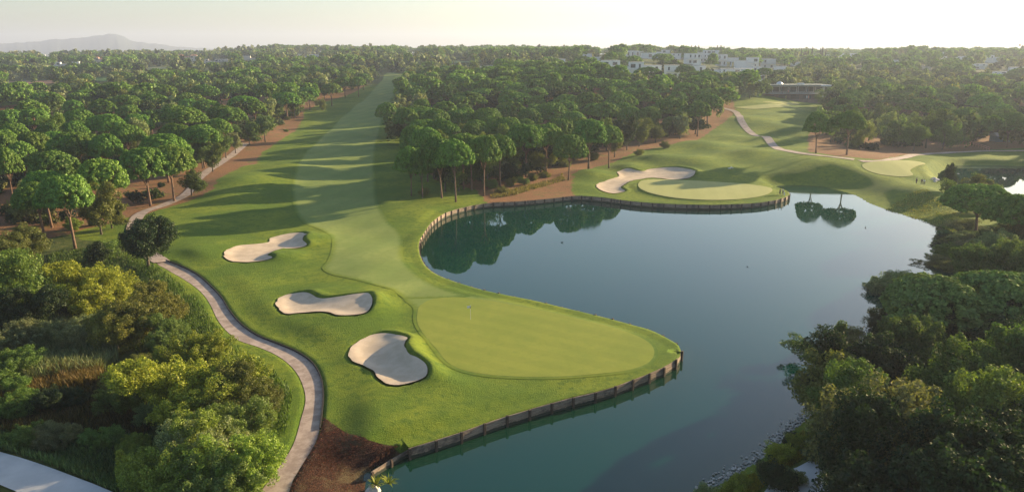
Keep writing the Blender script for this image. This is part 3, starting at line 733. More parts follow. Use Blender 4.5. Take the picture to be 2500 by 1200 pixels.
def make_broad(seed, R=3.6, H=9.0, low=.22, nl=55, leaves=170, size=.2, lump=.30, spire=0, shape='round'):
    rng = np.random.default_rng(seed); C = []; rr = []
    z0 = H * low; hz = (H - z0) / 2; zc = z0 + hz
    blobs = [(0, 0, zc, 1.0)] + [(rng.normal() * R * .45, rng.normal() * R * .45, zc + rng.normal() * hz * .35, .55 + .2 * rng.random()) for _ in range(4)]
    for i in range(nl):
        D = rng.normal(size=3); D /= np.linalg.norm(D)
        bx, by, bz, bs = blobs[rng.integers(len(blobs))]
        q = (.45 + .5 * rng.random() ** .6) * bs
        x, y, z = bx + D[0] * R * q, by + D[1] * R * q, bz + D[2] * hz * q
        if shape == 'cone': k = (1 - (z - z0) / (H - z0) * .85); x *= k; y *= k
        C.append((x, y, min(max(z, z0 * .8 + .2), H))); rr.append(R * lump * (.7 + .6 * rng.random()))
    Ca = np.array(C); O = Ca - np.array([0, 0, z0]); O /= np.linalg.norm(O, axis=1)[:, None] + 1e-6; O = O + rng.normal(size=O.shape) * .35; O[:, 2] += .25; O /= np.linalg.norm(O, axis=1)[:, None]
    V, Fq = cloud(rng, Ca, rr, leaves, size, flat=.9, up=.2, jit=.75, long=1.15)
    li = np.repeat(np.arange(nl), leaves * 4); rel = V - Ca[li]; al = (rel * O[li]).sum(1)
    cen = V.reshape(-1, 4, 3).mean(1); ac = ((cen - Ca[li[::4]]) * O[li[::4]]).sum(1); V = V + np.repeat(ac[:, None] * O[li[::4]] * .9, 4, 0)
    # loose sprays that break up the outline
    k = nl * leaves // 9; D = rng.normal(size=(k, 3)); D /= np.linalg.norm(D, axis=1)[:, None]
    pc = np.array(C)[rng.integers(len(C), size=k)] + D * (R * lump * (1.0 + .55 * rng.random((k, 1))))
    V2, F2_ = cloud(rng, pc, np.full(k, .05), 1, size * .9, long=1.4)
    V = np.concatenate([V, V2]); Fq = np.concatenate([Fq, F2_ + len(V) - len(V2)])
    crown = mesh_np('leafy_crown', V, Fq, 4, M['leaves'])
    tr = limbs(rng, MB(), H, .045 * R + .05, z0 + hz * .7, 6, R * .55, zc + hz * .45, rng.normal(size=2) * .3).mesh('tree_trunk', M['bark_grey'], True)
    return crown, tr

PINES = [make_pine(100 + i, 6.3, 14.5, 6.2 + .7 * (i % 3 - 1), 200, 90, .23) for i in range(7)]
PINES_LO = [make_pine(200 + i, 6.3, 14.5, 5.8, 115, 36, .42) for i in range(5)]
BROADS = [make_broad(300 + i, 3.5, 9.0 + (i % 3 - 1), nl=85, leaves=130, size=.16, lump=.22) for i in range(6)]
BROADS_LO = [make_broad(340 + i, 3.6, 9.0, nl=36, leaves=60, size=.36) for i in range(4)]
BIGS = [make_broad(360 + i, 5.0, 11.5, .12, 190, 210, .135, .155) for i in range(5)]
SHRUBS = [make_broad(400 + i, 2.6, 3.8, .02, 46, 260, .13, .3) for i in range(4)]
SPIRES = [make_broad(440 + i, 1.6, 9.5, .05, 40, 150, .17, .34, shape='cone') for i in range(2)]
FEATHERY = [make_broad(460 + i, 4.1, 6.5, .0, 260, 190, .085, .125) for i in range(4)]

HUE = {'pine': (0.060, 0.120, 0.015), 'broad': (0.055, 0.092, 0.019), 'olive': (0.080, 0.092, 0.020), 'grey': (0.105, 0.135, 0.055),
       'yellow': (0.125, 0.152, 0.018), 'dark': (0.013, 0.028, 0.008), 'rust': (0.090, 0.100, 0.020), 'lime': (0.095, 0.135, 0.022), 'green': (0.062, 0.105, 0.022)}  # 'dark' is lowered so the leaf colour carries the thicket's shade
TREES = []    # (root, region, kind word)
GRID = {}
def occupied(x, y, r):
    g = 12
    for i in range(int((x - r) // g) - 1, int((x + r) // g) + 2):
        for j in range(int((y - r) // g) - 1, int((y + r) // g) + 2):
            for a, b_, c_ in GRID.get((i, j), ()):
                if (a - x) ** 2 + (b_ - y) ** 2 < (r + c_) ** 2: return True
    return False
def occupy(x, y, r): GRID.setdefault((int(x // 12), int(y // 12)), []).append((x, y, r))

def plant(kind, protos, x, y, s, sz=None, hue='pine', name='umbrella_pine', cat='tree', group=None, region=None, rz=None, parts=('crown', 'trunk'), label=None, var=.22, sink=0.0, tiltx=0.0):
    crown, tr = protos[RNG.integers(len(protos))] if isinstance(protos, list) else protos
    z = gz(x, y)
    root = empty(name, (x, y, z - sink), RNG.random() * 6.28 if rz is None else rz, cat=cat, group=group, label=label)
    root.scale = (s, s, sz if sz else s)
    root.rotation_euler.x = tiltx
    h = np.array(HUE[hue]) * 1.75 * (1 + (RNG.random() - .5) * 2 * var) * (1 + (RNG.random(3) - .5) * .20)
    if region == 'lakeside thicket' and kind != 'pine': h = h * .85  # thicket leaves tinted darker in place of deeper shade
    for nm, me in zip(parts, (crown, tr)):
        if me is None: continue
        o = bpy.data.objects.new(nm, me); COL.objects.link(o); o.parent = root
        if nm != 'trunk': o.color = (*h, 1)
    occupy(x, y, 1.0)
    TREES.append(dict(o=root, x=x, y=y, region=region, kind=kind, s=s, h=h, hue=hue, labelled=bool(label)))
    return root

def pine_px(cx, top, w, region, H=14.5, hue='pine', label=None):
    p = hit(cx, top, H)
    d = p[1] * cp + (CAM_H - 12) * sp
    W = w / F * d
    s = max(.55, min(1.35, W / 12.9)); sz = H / 14.5
    lod = PINES if d < 330 else PINES_LO
    r = plant('pine', lod, p[0], p[1], s, sz, hue, 'umbrella_pine', region=region, group='umbrella pines of the golf course', label=label)
    occupy(p[0], p[1], 3.4 * s)

def base_px(kind, protos, bx, by, s, sz=None, **k):
    p = hit(bx, by); return plant(kind, protos, p[0], p[1], s, sz, **k)

# --- umbrella pines read from the photograph : crown centre, crown top, crown width (px), height (m)
LW = [(155,425,132,15.5),(238,386,125,15.5),(348,352,118,16),(408,350,110,15.5),(124,362,112,15),(8,355,62,15),(182,322,115,15),(307,229,88,15),(245,242,66,14),(190,265,78,15),(77,245,90,15),(70,262,82,15),
      (255,278,90,15),(330,275,70,14),(177,296,70,14),(165,322,110,15),(425,298,92,15),(397,320,112,15.5),(487,300,92,15),(448,262,100,15),(537,255,84,15),(365,226,76,14),(400,206,76,15),(500,207,100,15),
      (590,232,92,15),(575,205,62,14),(20,265,66,15),(30,300,82,15),(5,325,64,15),(602,192,55,14),(697,224,92,15),(705,187,62,15),(753,212,48,14),(807,204,52,14),(840,188,50,14),(768,173,62,14),(873,186,38,14),
      (845,166,60,14),(886,178,40,13),(722,181,48,14),(650,201,68,15),(530,285,70,14),(560,262,70,14),(620,245,60,14),(120,300,70,14),(300,300,80,15),(255,325,80,15),(75,318,80,15),(45,340,80,14.5),(500,240,80,14),(110,225,70,14),(210,215,60,14),(460,225,70,14),(640,180,55,14),(680,200,50,14)]
for q in LW: pine_px(q[0], q[1], q[2], 'left wood', q[3])
MW = [(945,245,56,16),(1024,257,112,15.5),(1030,240,50,14),(1017,214,110,14),(1094,214,100,14),(1015,200,50,14),(1100,196,58,14),(1117,180,62,14),(1142,224,110,15),(1117,262,78,15),(1030,290,82,15.5),
      (1183,196,90,14),(1170,173,62,14),(1229,162,52,13),(1245,247,76,15.5),(1183,214,90,14),(1245,220,64,14),(1265,206,62,14),(1291,165,62,13),(1330,190,76,14),(1404,180,70,14),(1353,142,40,12),(1310,214,62,14),
      (1378,200,80,14),(1385,228,74,15),(1440,224,76,15),(1265,226,84,14),(1340,246,104,16),(1385,243,62,15),(1516,198,62,14),(1560,198,54,14),(1520,226,70,15),(1575,214,72,15),(1610,200,50,14),(1640,238,88,17),
      (1708,245,66,16.5),(1675,199,120,15),(1732,228,76,16),(1726,213,72,15),(1726,182,100,15),(1730,172,80,14),(1790,188,48,14),(1675,157,58,13),(1583,162,64,13),(1468,152,50,12),(1422,136,54,13),(1790,175,46,13),
      (1867,165,48,13),(1285,300,106,17),(1440,293,95,17),(1190,262,80,15),(1405,268,62,14),(1000,352,70,14.5),(1028,360,50,14),(1480,250,70,15),(1590,260,60,14),(1540,260,60,14),(1210,290,70,14),(1160,300,66,14),
      (1220,325,84,16),(1335,300,90,16),(1390,322,80,15),(1490,305,72,15),(1365,285,84,15.5),(1240,285,84,15.5),(1075,330,90,17.5),(1040,310,84,17),(1110,340,90,17),(1150,330,84,16),(1075,285,80,17),(1130,320,84,17),(1180,330,84,17),(1010,305,76,16.5),(990,262,66,16),(1060,262,70,16),(1085,245,66,15),(1450,190,60,13),(1640,190,60,13),(1290,262,70,14),(1100,300,70,15)]
for q in MW: pine_px(q[0], q[1], q[2], 'middle wood', q[3])
RW = [(2140,188,110,14),(2190,204,64,14),(2185,224,54,14),(2085,219,68,14),(2065,232,82,14),(2065,255,68,14),(2080,268,82,15.5),(2003,271,70,15),(2259,211,74,14),(2308,216,76,14),(2260,237,100,15),(2295,245,74,14),
      (2410,230,95,15),(2360,260,95,15),(2395,260,80,15),(2474,270,84,15),(2470,178,100,13),(1905,168,44,12),(2120,210,70,14),(2230,195,80,13),(2440,250,80,14),(2340,205,60,13),(2480,215,80,14)]
for q in RW: pine_px(q[0], q[1], q[2], 'right wood', q[3])

# --- broadleaf and scrub trees read from the photograph (base point)
BL = [(648,348,1.25,1.3,'grey','left wood'),(610,352,1.0,1.1,'broad','left wood'),(468,480,.85,.8,'broad','left wood'),(520,420,.9,.9,'broad','left wood'),(495,410,1.0,1.1,'broad','left wood'),(552,385,.9,1.0,'broad','left wood'),(575,372,.8,.9,'grey','left wood'),
      (248,575,.95,1.1,'olive','left wood'),(275,560,.8,.8,'olive','left wood'),(68,540,.9,1.0,'grey','left wood'),(95,450,1.0,1.1,'grey','left wood'),(480,380,1,1,'grey','left wood'),(790,270,.7,.8,'olive','left wood'),
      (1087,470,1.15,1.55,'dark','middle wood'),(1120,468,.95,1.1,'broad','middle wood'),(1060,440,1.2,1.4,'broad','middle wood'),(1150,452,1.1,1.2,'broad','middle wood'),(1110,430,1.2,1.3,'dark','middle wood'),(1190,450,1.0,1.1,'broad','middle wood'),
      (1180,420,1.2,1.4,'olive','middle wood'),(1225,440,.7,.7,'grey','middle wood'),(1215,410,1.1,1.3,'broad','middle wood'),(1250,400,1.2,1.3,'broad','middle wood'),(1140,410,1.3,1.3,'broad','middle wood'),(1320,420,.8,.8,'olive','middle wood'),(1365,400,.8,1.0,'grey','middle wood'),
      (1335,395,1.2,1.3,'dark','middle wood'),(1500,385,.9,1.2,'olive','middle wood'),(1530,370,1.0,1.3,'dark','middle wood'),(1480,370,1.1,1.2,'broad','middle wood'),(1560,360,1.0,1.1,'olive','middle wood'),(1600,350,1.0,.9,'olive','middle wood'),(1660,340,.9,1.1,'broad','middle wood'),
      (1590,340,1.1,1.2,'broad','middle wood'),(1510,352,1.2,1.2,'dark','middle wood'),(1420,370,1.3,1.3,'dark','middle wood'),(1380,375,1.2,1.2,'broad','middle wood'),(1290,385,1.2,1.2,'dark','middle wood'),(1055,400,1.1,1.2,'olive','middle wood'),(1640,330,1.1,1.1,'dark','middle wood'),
      (2165,350,1.5,1.5,'grey','right wood'),(2205,345,1.1,1.2,'grey','right wood'),(2346,350,1.2,1.2,'grey','right wood'),(2260,360,1.5,1.5,'broad','right wood'),(2230,370,1.2,1.2,'broad','right wood'),(2300,365,1.3,1.3,'broad','right wood'),(2120,345,1.1,1.0,'grey','right wood'),(2040,330,.8,1.1,'lime','right wood'),
      (2150,320,1.2,1.2,'broad','right wood'),(1860,235,1.2,1.2,'broad','right wood'),(1830,240,1.0,1.1,'grey','right wood'),(1885,232,1.2,1.1,'dark','right wood'),(2040,250,1.3,1.4,'broad','right wood'),(2010,262,1.1,1.1,'broad','right wood')]
for bx, by, s, sz, hue, reg in BL:
    base_px('broad', BROADS, bx, by, s, sz, hue=hue, name='broadleaf_tree', region=reg, group='broadleaf trees between the pines')

# --- lakeside thicket, near right : base point on the ground in metres taken from crown positions
def crown_px(protos, cx, top, H, s, sz, hue, label, region='lakeside thicket', name='broadleaf_tree', d=None, kind='broad', group='trees of the lakeside thicket', parts=('crown', 'trunk')):
    p = hit(cx, top, H)
    for _ in range(10):
        if gz(*p) > .35 or H < 3: break
        H -= .5; sz *= (H - .2) / (H + .3); p = hit(cx, top, H)
    return plant(kind, protos, p[0], p[1], s, sz, hue, name, group=group, region=region, label=label, parts=parts)
crown_px(PINES[2], 2405, 436, 14.5, 1.08, 1.0, 'pine', 'branchy umbrella pine standing at the lake end near the small pond', name='umbrella_pine', kind='pine')
crown_px(PINES[0], 2490, 470, 13, .9, .9, 'pine', 'umbrella pine cut by the frame beside the branchy lake pine', name='umbrella_pine', kind='pine')
crown_px(PINES[4], 2300, 672, 12, 1.0, .83, 'green', 'spreading bright green pine crown over the lakeside thicket', name='umbrella_pine', kind='pine')
crown_px(PINES[1], 2440, 655, 12.5, 1.0, .86, 'green', 'bright green pine crown at the frame edge above the thicket', name='umbrella_pine', kind='pine')
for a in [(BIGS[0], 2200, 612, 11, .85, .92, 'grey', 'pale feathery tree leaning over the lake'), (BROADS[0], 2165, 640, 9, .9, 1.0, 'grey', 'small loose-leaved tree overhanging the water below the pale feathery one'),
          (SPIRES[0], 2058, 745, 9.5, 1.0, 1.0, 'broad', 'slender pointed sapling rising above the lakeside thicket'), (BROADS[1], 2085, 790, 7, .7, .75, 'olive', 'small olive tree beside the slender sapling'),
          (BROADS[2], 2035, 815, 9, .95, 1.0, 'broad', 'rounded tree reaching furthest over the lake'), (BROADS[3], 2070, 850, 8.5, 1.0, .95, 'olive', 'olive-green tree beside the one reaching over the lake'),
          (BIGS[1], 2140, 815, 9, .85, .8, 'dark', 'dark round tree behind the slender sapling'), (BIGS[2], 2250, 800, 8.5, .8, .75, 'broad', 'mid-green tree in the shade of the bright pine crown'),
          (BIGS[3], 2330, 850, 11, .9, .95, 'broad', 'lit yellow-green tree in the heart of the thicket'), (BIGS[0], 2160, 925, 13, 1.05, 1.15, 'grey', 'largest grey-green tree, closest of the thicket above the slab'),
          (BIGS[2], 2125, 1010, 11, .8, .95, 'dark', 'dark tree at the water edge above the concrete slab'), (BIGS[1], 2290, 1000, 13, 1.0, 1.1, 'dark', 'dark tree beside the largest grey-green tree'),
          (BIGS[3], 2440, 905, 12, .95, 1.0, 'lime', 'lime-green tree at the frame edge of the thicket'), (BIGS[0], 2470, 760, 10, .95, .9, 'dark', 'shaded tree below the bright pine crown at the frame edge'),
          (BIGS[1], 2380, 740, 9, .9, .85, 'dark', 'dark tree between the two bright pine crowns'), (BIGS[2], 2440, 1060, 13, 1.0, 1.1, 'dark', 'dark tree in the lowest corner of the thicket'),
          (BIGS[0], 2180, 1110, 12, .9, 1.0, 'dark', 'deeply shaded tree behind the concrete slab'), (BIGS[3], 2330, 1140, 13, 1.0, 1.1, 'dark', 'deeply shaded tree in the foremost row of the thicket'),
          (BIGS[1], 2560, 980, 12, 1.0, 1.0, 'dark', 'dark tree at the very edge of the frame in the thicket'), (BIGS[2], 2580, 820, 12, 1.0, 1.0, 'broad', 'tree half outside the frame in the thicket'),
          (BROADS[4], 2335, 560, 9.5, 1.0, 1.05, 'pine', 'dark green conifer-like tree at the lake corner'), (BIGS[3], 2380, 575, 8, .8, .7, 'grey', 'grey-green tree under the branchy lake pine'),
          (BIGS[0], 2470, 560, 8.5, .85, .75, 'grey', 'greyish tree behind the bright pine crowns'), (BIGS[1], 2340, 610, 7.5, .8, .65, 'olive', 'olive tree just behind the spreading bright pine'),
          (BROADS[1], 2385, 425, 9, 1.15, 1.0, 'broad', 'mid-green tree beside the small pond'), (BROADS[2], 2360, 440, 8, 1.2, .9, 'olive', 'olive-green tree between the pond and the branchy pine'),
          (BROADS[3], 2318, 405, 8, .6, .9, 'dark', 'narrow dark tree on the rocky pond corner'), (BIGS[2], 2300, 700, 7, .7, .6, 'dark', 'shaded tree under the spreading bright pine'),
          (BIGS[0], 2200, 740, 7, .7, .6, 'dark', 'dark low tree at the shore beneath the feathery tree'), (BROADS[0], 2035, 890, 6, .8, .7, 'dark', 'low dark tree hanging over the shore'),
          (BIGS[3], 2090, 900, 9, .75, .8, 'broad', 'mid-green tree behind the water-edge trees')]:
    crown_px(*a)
for a in [(BROADS[0], 2325, 545, 7, 1.1, .8, 'broad', 'green tree filling the bank left of the branchy lake pine'), (BROADS[3], 2385, 552, 6, 1.2, .7, 'grey', 'grey-green tree at the foot of the branchy lake pine'),
          (BROADS[4], 2455, 545, 7.5, 1.3, .8, 'broad', 'green tree between the pond and the frame edge'), (BIGS[0], 2500, 522, 9, .9, .8, 'olive', 'olive-green tree at the frame edge below the pond'),
          (BIGS[1], 2430, 570, 7, .75, .6, 'broad', 'low green tree right behind the greyish one'), (BROADS[5], 2345, 530, 5, 1.1, .6, 'grey', 'pale bushy tree on the marshy corner of the lake'),
          (BROADS[1], 2352, 562, 6, 1.2, .65, 'dark', 'dark bushy tree on the bank under the branchy pine'), (BIGS[4], 2490, 600, 9, .95, .8, 'broad', 'green tree at the frame edge behind the bright pine crown'),
          (BIGS[2], 2400, 610, 8, .85, .7, 'broad', 'green tree between the olive tree and the bright pine crowns'), (BROADS[2], 2325, 600, 7, 1.0, .75, 'olive', 'olive tree overhanging the lake corner')]:
    crown_px(*a)
for bx, by, s, hue, lb in [(1905,1205,.55,'dark','dark bush in front of the concrete slab'),(1945,1190,.35,'grey','small grey-leaved bush on the slab edge'),(1915,1112,.45,'yellow','yellow-green bush on the lit lake bank'),(1860,1150,.35,'lime','lime-green bush low on the lit lake bank'),
                           (1800,1180,.4,'yellow','yellowish bush near the foot of the lake bank'),(1725,1205,.4,'grey','grey-green bush at the lowest tip of the lake bank'),(1930,1060,.3,'dark','little dark shrub at the water line'),(1960,1075,.4,'yellow','yellow-green bush beside the dark shore shrub'),(2000,1130,.6,'dark','dark bush behind the concrete slab')]:
    base_px('shrub', SHRUBS, bx, by, s, s, hue=hue, name='shrub', label=lb, parts=('foliage', 'stem'), cat='bush', group='bushes on the lake bank', region='bank')

# --- roadside hollow, near left
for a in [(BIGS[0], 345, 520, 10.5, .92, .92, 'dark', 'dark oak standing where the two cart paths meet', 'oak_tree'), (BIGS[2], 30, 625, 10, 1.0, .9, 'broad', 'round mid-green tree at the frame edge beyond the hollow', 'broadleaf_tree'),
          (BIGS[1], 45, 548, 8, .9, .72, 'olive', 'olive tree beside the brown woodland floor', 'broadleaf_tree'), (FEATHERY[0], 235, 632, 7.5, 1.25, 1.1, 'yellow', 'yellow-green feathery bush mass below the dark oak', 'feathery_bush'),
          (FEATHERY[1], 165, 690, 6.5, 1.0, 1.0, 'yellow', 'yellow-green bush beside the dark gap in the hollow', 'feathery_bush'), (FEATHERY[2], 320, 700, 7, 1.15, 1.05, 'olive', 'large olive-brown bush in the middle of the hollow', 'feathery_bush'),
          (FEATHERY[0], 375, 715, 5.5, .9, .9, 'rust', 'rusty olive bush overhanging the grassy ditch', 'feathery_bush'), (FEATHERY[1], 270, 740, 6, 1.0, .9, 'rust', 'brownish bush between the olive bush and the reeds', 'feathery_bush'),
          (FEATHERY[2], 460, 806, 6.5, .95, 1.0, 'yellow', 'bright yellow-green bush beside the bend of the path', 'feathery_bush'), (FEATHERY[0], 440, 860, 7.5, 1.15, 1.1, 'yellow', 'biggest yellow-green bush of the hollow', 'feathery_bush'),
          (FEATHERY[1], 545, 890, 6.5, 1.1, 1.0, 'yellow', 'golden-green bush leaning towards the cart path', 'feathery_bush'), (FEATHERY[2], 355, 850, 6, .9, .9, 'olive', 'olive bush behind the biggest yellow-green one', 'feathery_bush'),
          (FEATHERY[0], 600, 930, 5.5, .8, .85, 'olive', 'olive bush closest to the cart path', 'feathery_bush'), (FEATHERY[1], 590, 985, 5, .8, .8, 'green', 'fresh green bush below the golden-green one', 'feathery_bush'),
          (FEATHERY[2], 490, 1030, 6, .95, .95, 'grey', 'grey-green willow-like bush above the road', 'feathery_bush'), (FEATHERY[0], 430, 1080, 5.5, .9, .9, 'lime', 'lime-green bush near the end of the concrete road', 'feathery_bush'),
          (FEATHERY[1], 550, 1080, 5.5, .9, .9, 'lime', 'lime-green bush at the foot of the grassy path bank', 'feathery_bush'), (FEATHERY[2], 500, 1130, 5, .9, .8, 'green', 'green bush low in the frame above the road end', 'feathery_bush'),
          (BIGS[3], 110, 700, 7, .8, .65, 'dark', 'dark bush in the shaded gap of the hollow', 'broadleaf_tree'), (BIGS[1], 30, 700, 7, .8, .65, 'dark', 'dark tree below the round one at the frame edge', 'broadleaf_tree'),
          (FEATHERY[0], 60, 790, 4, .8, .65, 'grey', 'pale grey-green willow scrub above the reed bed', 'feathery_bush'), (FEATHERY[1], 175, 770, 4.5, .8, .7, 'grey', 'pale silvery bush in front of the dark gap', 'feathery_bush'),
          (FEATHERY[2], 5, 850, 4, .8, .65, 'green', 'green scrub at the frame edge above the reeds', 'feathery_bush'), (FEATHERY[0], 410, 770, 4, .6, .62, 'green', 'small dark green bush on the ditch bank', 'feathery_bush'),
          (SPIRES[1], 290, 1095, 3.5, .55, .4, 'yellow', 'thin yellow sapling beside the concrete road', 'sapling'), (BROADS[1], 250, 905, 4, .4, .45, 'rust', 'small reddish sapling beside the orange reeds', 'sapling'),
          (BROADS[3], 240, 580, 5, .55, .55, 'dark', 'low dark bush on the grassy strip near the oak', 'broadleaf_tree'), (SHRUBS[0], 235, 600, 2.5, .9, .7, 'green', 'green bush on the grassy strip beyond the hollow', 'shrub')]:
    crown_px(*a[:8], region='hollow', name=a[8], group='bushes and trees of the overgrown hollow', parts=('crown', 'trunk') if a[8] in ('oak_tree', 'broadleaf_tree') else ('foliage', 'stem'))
for bx, by, s, hue, lb in [(180,562,.55,'lime','bright low bush at the foot of a front pine'),(228,553,.35,'green','small green bush between the front pine trunks'),(385,480,.35,'dark','little dark bush beside the pine trunks near the path'),(393,455,.3,'dark','tiny round bush between pine trunks near the path'),
                           (1225,470,.5,'olive','dry olive bush on the brown bank'),(1250,455,.55,'rust','rusty bush under the front pine of the middle wood'),(1300,440,.5,'olive','olive bush beside the front pine trunk'),(1280,452,.5,'broad','green bush at the foot of the front pine'),(1330,430,.5,'rust','rusty dry bush on the wood edge'),
                           (1036,478,.45,'olive','small yellowish sapling on the shaded lawn'),(1200,460,.6,'green','green bush at the corner of the middle wood'),(1375,405,.7,'olive','olive bush behind the brown slope'),(1450,390,.6,'olive','olive bush beside the tall pine of the brown slope'),(1560,385,.5,'rust','dry bush at the wood edge above the mounded fairway'),(1620,365,.55,'olive','olive bush between slim pine trunks'),
                           (700,322,.3,'lime','small bright bush on the fairway edge'),(760,615,.3,'dark','dark tuft on the lip of the bunker')][:-1]:
    base_px('shrub', SHRUBS, bx, by, s * 1.2, s, hue=hue, name='shrub', label=lb, parts=('foliage', 'stem'), cat='bush', group='low bushes at the wood edges', region='edge')

for bx, by, s, hue, lb in [(20,845,.75,'grey','pale willow bush at the frame edge in the reed bed'),(95,835,.7,'grey','pale feathery bush standing in the reed bed'),(190,842,.65,'grey','silvery bush between reeds and the dark gap'),(40,1000,.6,'green','dim green bush at the frame edge below the orange grass'),
                           (300,985,.7,'green','dim green bush in the shade of the biggest yellow-green one'),(150,1070,.5,'grey','grey-green bush close above the concrete road'),(240,1075,.45,'green','low green bush above the bend of the concrete road'),(70,1072,.5,'green','green bush above the concrete road at the frame edge'),
                           (330,1110,.45,'lime','fresh green bush above the end of the concrete road'),(390,1010,.6,'grey','grey-green scrub bush in the deepest shade of the hollow'),(130,985,.55,'dark','dark bush inside the brown dry grass')]:
    base_px('shrub', FEATHERY, bx, by, s, s * .85, hue=hue, name='feathery_bush', label=lb, parts=('foliage', 'stem'), cat='bush', group='bushes and trees of the overgrown hollow', region='hollow')

# low spiky plant on the shore
def spiky():
    p = hit(918, 1168); V = []; Fc = []; rng = np.random.default_rng(5)
    for cx, cy, n in ((0, 0, 46), (1.15, .3, 34)):
        for i in range(n):
            a = rng.random() * 6.28; e = .35 + rng.random() * .8; Ln = .9 + rng.random() * .5; w = .05
            d = np.array([math.cos(a) * math.cos(e), math.sin(a) * math.cos(e), math.sin(e)]); s_ = np.array([-math.sin(a), math.cos(a), 0]) * w
            o_ = np.array([cx, cy, .1]); mid = o_ + d * Ln * .55; tip = o_ + d * Ln + np.array([0, 0, -.25])
            b_ = len(V); V += [o_ - s_, o_ + s_, mid + s_ * 1.3, mid - s_ * 1.3, tip]; Fc += [[b_, b_ + 1, b_ + 2, b_ + 3], [b_ + 3, b_ + 2, b_ + 4]]
    me = bpy.data.meshes.new('spiky_plant'); me.from_pydata([tuple(v) for v in V], [], Fc); me.materials.append(M['leaves'])
    o = obj('spiky_plant', me); o.location = (p[0], p[1], max(gz(*p), .5)); o.color = (.22, .26, .03, 1)
    tag(o, 'low spiky yellow-green plant at the shore below the plank wall', 'plant')
spiky()

# ------------------------------------------------------------------ buildings
M['white'] = simple('white_render_wall', (0.74, 0.73, 0.71), .7, .04, .5, 0)
M['cream'] = simple('cream_render_wall', (0.62, 0.55, 0.47), .7, .06, .5, 0)
M['brownwall'] = simple('brown_wall', (0.16, 0.10, 0.085), .8, .15, .5, 0)
M['roofgrey'] = simple('flat_roof', (0.40, 0.40, 0.39), .8, .1, .5, 0)
M['roofdark'] = simple('dull_green_roof', (0.17, 0.20, 0.18), .8, .1, .5, 0)
M['tile'] = simple('red_tile', (0.40, 0.16, 0.09), .85, .2, 1.0, 0)
M['glass'] = simple('dark_glazing', (0.035, 0.05, 0.06), .12, .2, .5, 0, spec=.6)
M['ochre'] = simple('ochre_screen', (0.45, 0.38, 0.12), .7, .2, 1.0, 0)
M['metal'] = simple('pale_metal', (0.62, 0.64, 0.66), .35, .05, 1.0, 0, metal=.6)
M['pink'] = simple('salmon_paint', (0.62, 0.28, 0.20), .6, .1, 1.0, 0)
M['blue'] = simple('blue_grey_canvas', (0.22, 0.30, 0.36), .7, .1, 1.0, 0)

NH = [0]; HSCR = []
def proj(X, Y, Z):
    v = Z - CAM_H; zc = Y * cp - v * sp; yc = Y * sp + v * cp
    return 1250 + F * X / zc, 600 - F * yc / zc
for fx, fy, fw, fh in ((68,208,140,10),(246,197,36,6),(385,174,50,8),(1125,160,50,9),(1190,168,50,6)): HSCR.append((fx, fy + 2, fw, fh, hit(fx, fy)[1]))
def house(px, py, wpx, hpx, label, depth=9.0, style=0, wall='white', roof='roofgrey', rot=0.0, floors=2, name='white_house', d=None):
    """a block of stepped flat-roofed volumes whose foot stands on the ground seen at (px, py)"""
    p = hit(px, py) if d is None else None
    if d is not None:
        r_ = ray(px, py); t = d / r_[1]; p = np.array([r_[0] * t, d]); zb = CAM_H + r_[2] * t
    else: zb = gz(*p)
    HSCR.append((px, py, wpx, hpx, p[1]))
    dist = p[1] * cp + (CAM_H - zb) * sp; Wd = wpx / F * dist; Hh = hpx / F * dist
    zg = gz(*p)
    root = empty(name, (p[0], p[1], zb), math.atan2(-p[0], p[1]) * .6 + rot, label=label, cat='house', group='houses beyond the woods')
    rng = random.Random(NH[0] * 17 + 3); NH[0] += 1
    base = min(zg - zb, 0) - 2.0
    fl = Hh / floors; b = MB(); r = MB()
    vols = []
    k = max(1, round(Wd / 11)); x = -Wd / 2
    for i in range(k):
        w = Wd / k; hh = Hh if (i + style) % 3 != 1 or k == 1 else Hh - fl * .55
        dy = (-1.2 if (i + style) % 2 else 0.0)
        vols.append((x + w / 2, w, hh, dy)); x += w
    for cx, w, hh, dy in vols:
        b.box(cx, depth / 2 + dy, (hh + base) / 2, w - .05, depth, hh - base)
        if roof == 'tile':
            z0 = hh + .01; bb = len(r.v); ex = w / 2 + .4; y0, y1 = dy - .5, depth + dy + .5; ym = (y0 + y1) / 2
            r.v += [(cx - ex, y0, z0), (cx + ex, y0, z0), (cx + ex, y1, z0), (cx - ex, y1, z0), (cx - ex * .5, ym, z0 + 1.8), (cx + ex * .5, ym, z0 + 1.8)]
            r.f += [[bb, bb + 1, bb + 5, bb + 4], [bb + 1, bb + 2, bb + 5], [bb + 2, bb + 3, bb + 4, bb + 5], [bb + 3, bb, bb + 4], [bb, bb + 3, bb + 2, bb + 1]]
        else: r.box(cx, depth / 2 + dy, hh + .12, w + .35, depth + .5, .25)
    b.build('wall', M[wall], root); r.build('roof', M[roof], root)
    for cx, w, hh, dy in vols:
        nf = max(1, int(round(hh / fl)))
        for f_ in range(nf):
            zc = fl * (f_ + .52)
            if zc + fl * .3 > hh: continue
            nw = 2 if w > 7 else 1
            for j in range(nw):
                if rng.random() < .3: continue
                ww = rng.choice([1.2, 1.8, 3.4]) * min(1, w / 8); wx = cx + (j - (nw - 1) / 2) * w * .46
                fr = MB().box(wx, dy - .04, zc, ww + .3, .08, fl * .52).build('window', M['roofgrey'], root)
                MB().box(wx, dy - .10, zc, ww, .06, fl * .52 - .3).build('pane', M['glass'], fr)
            if f_ == 1 and rng.random() < .7:
                MB().box(cx, dy - .75, fl * 1.02, w * .8, 1.5, .18).build('balcony', M[wall], root)
                rl = MB().box(cx, dy - 1.46, fl * 1.02 + .55, w * .8, .05, .9).build('railing', M['metal'], root)
    return root
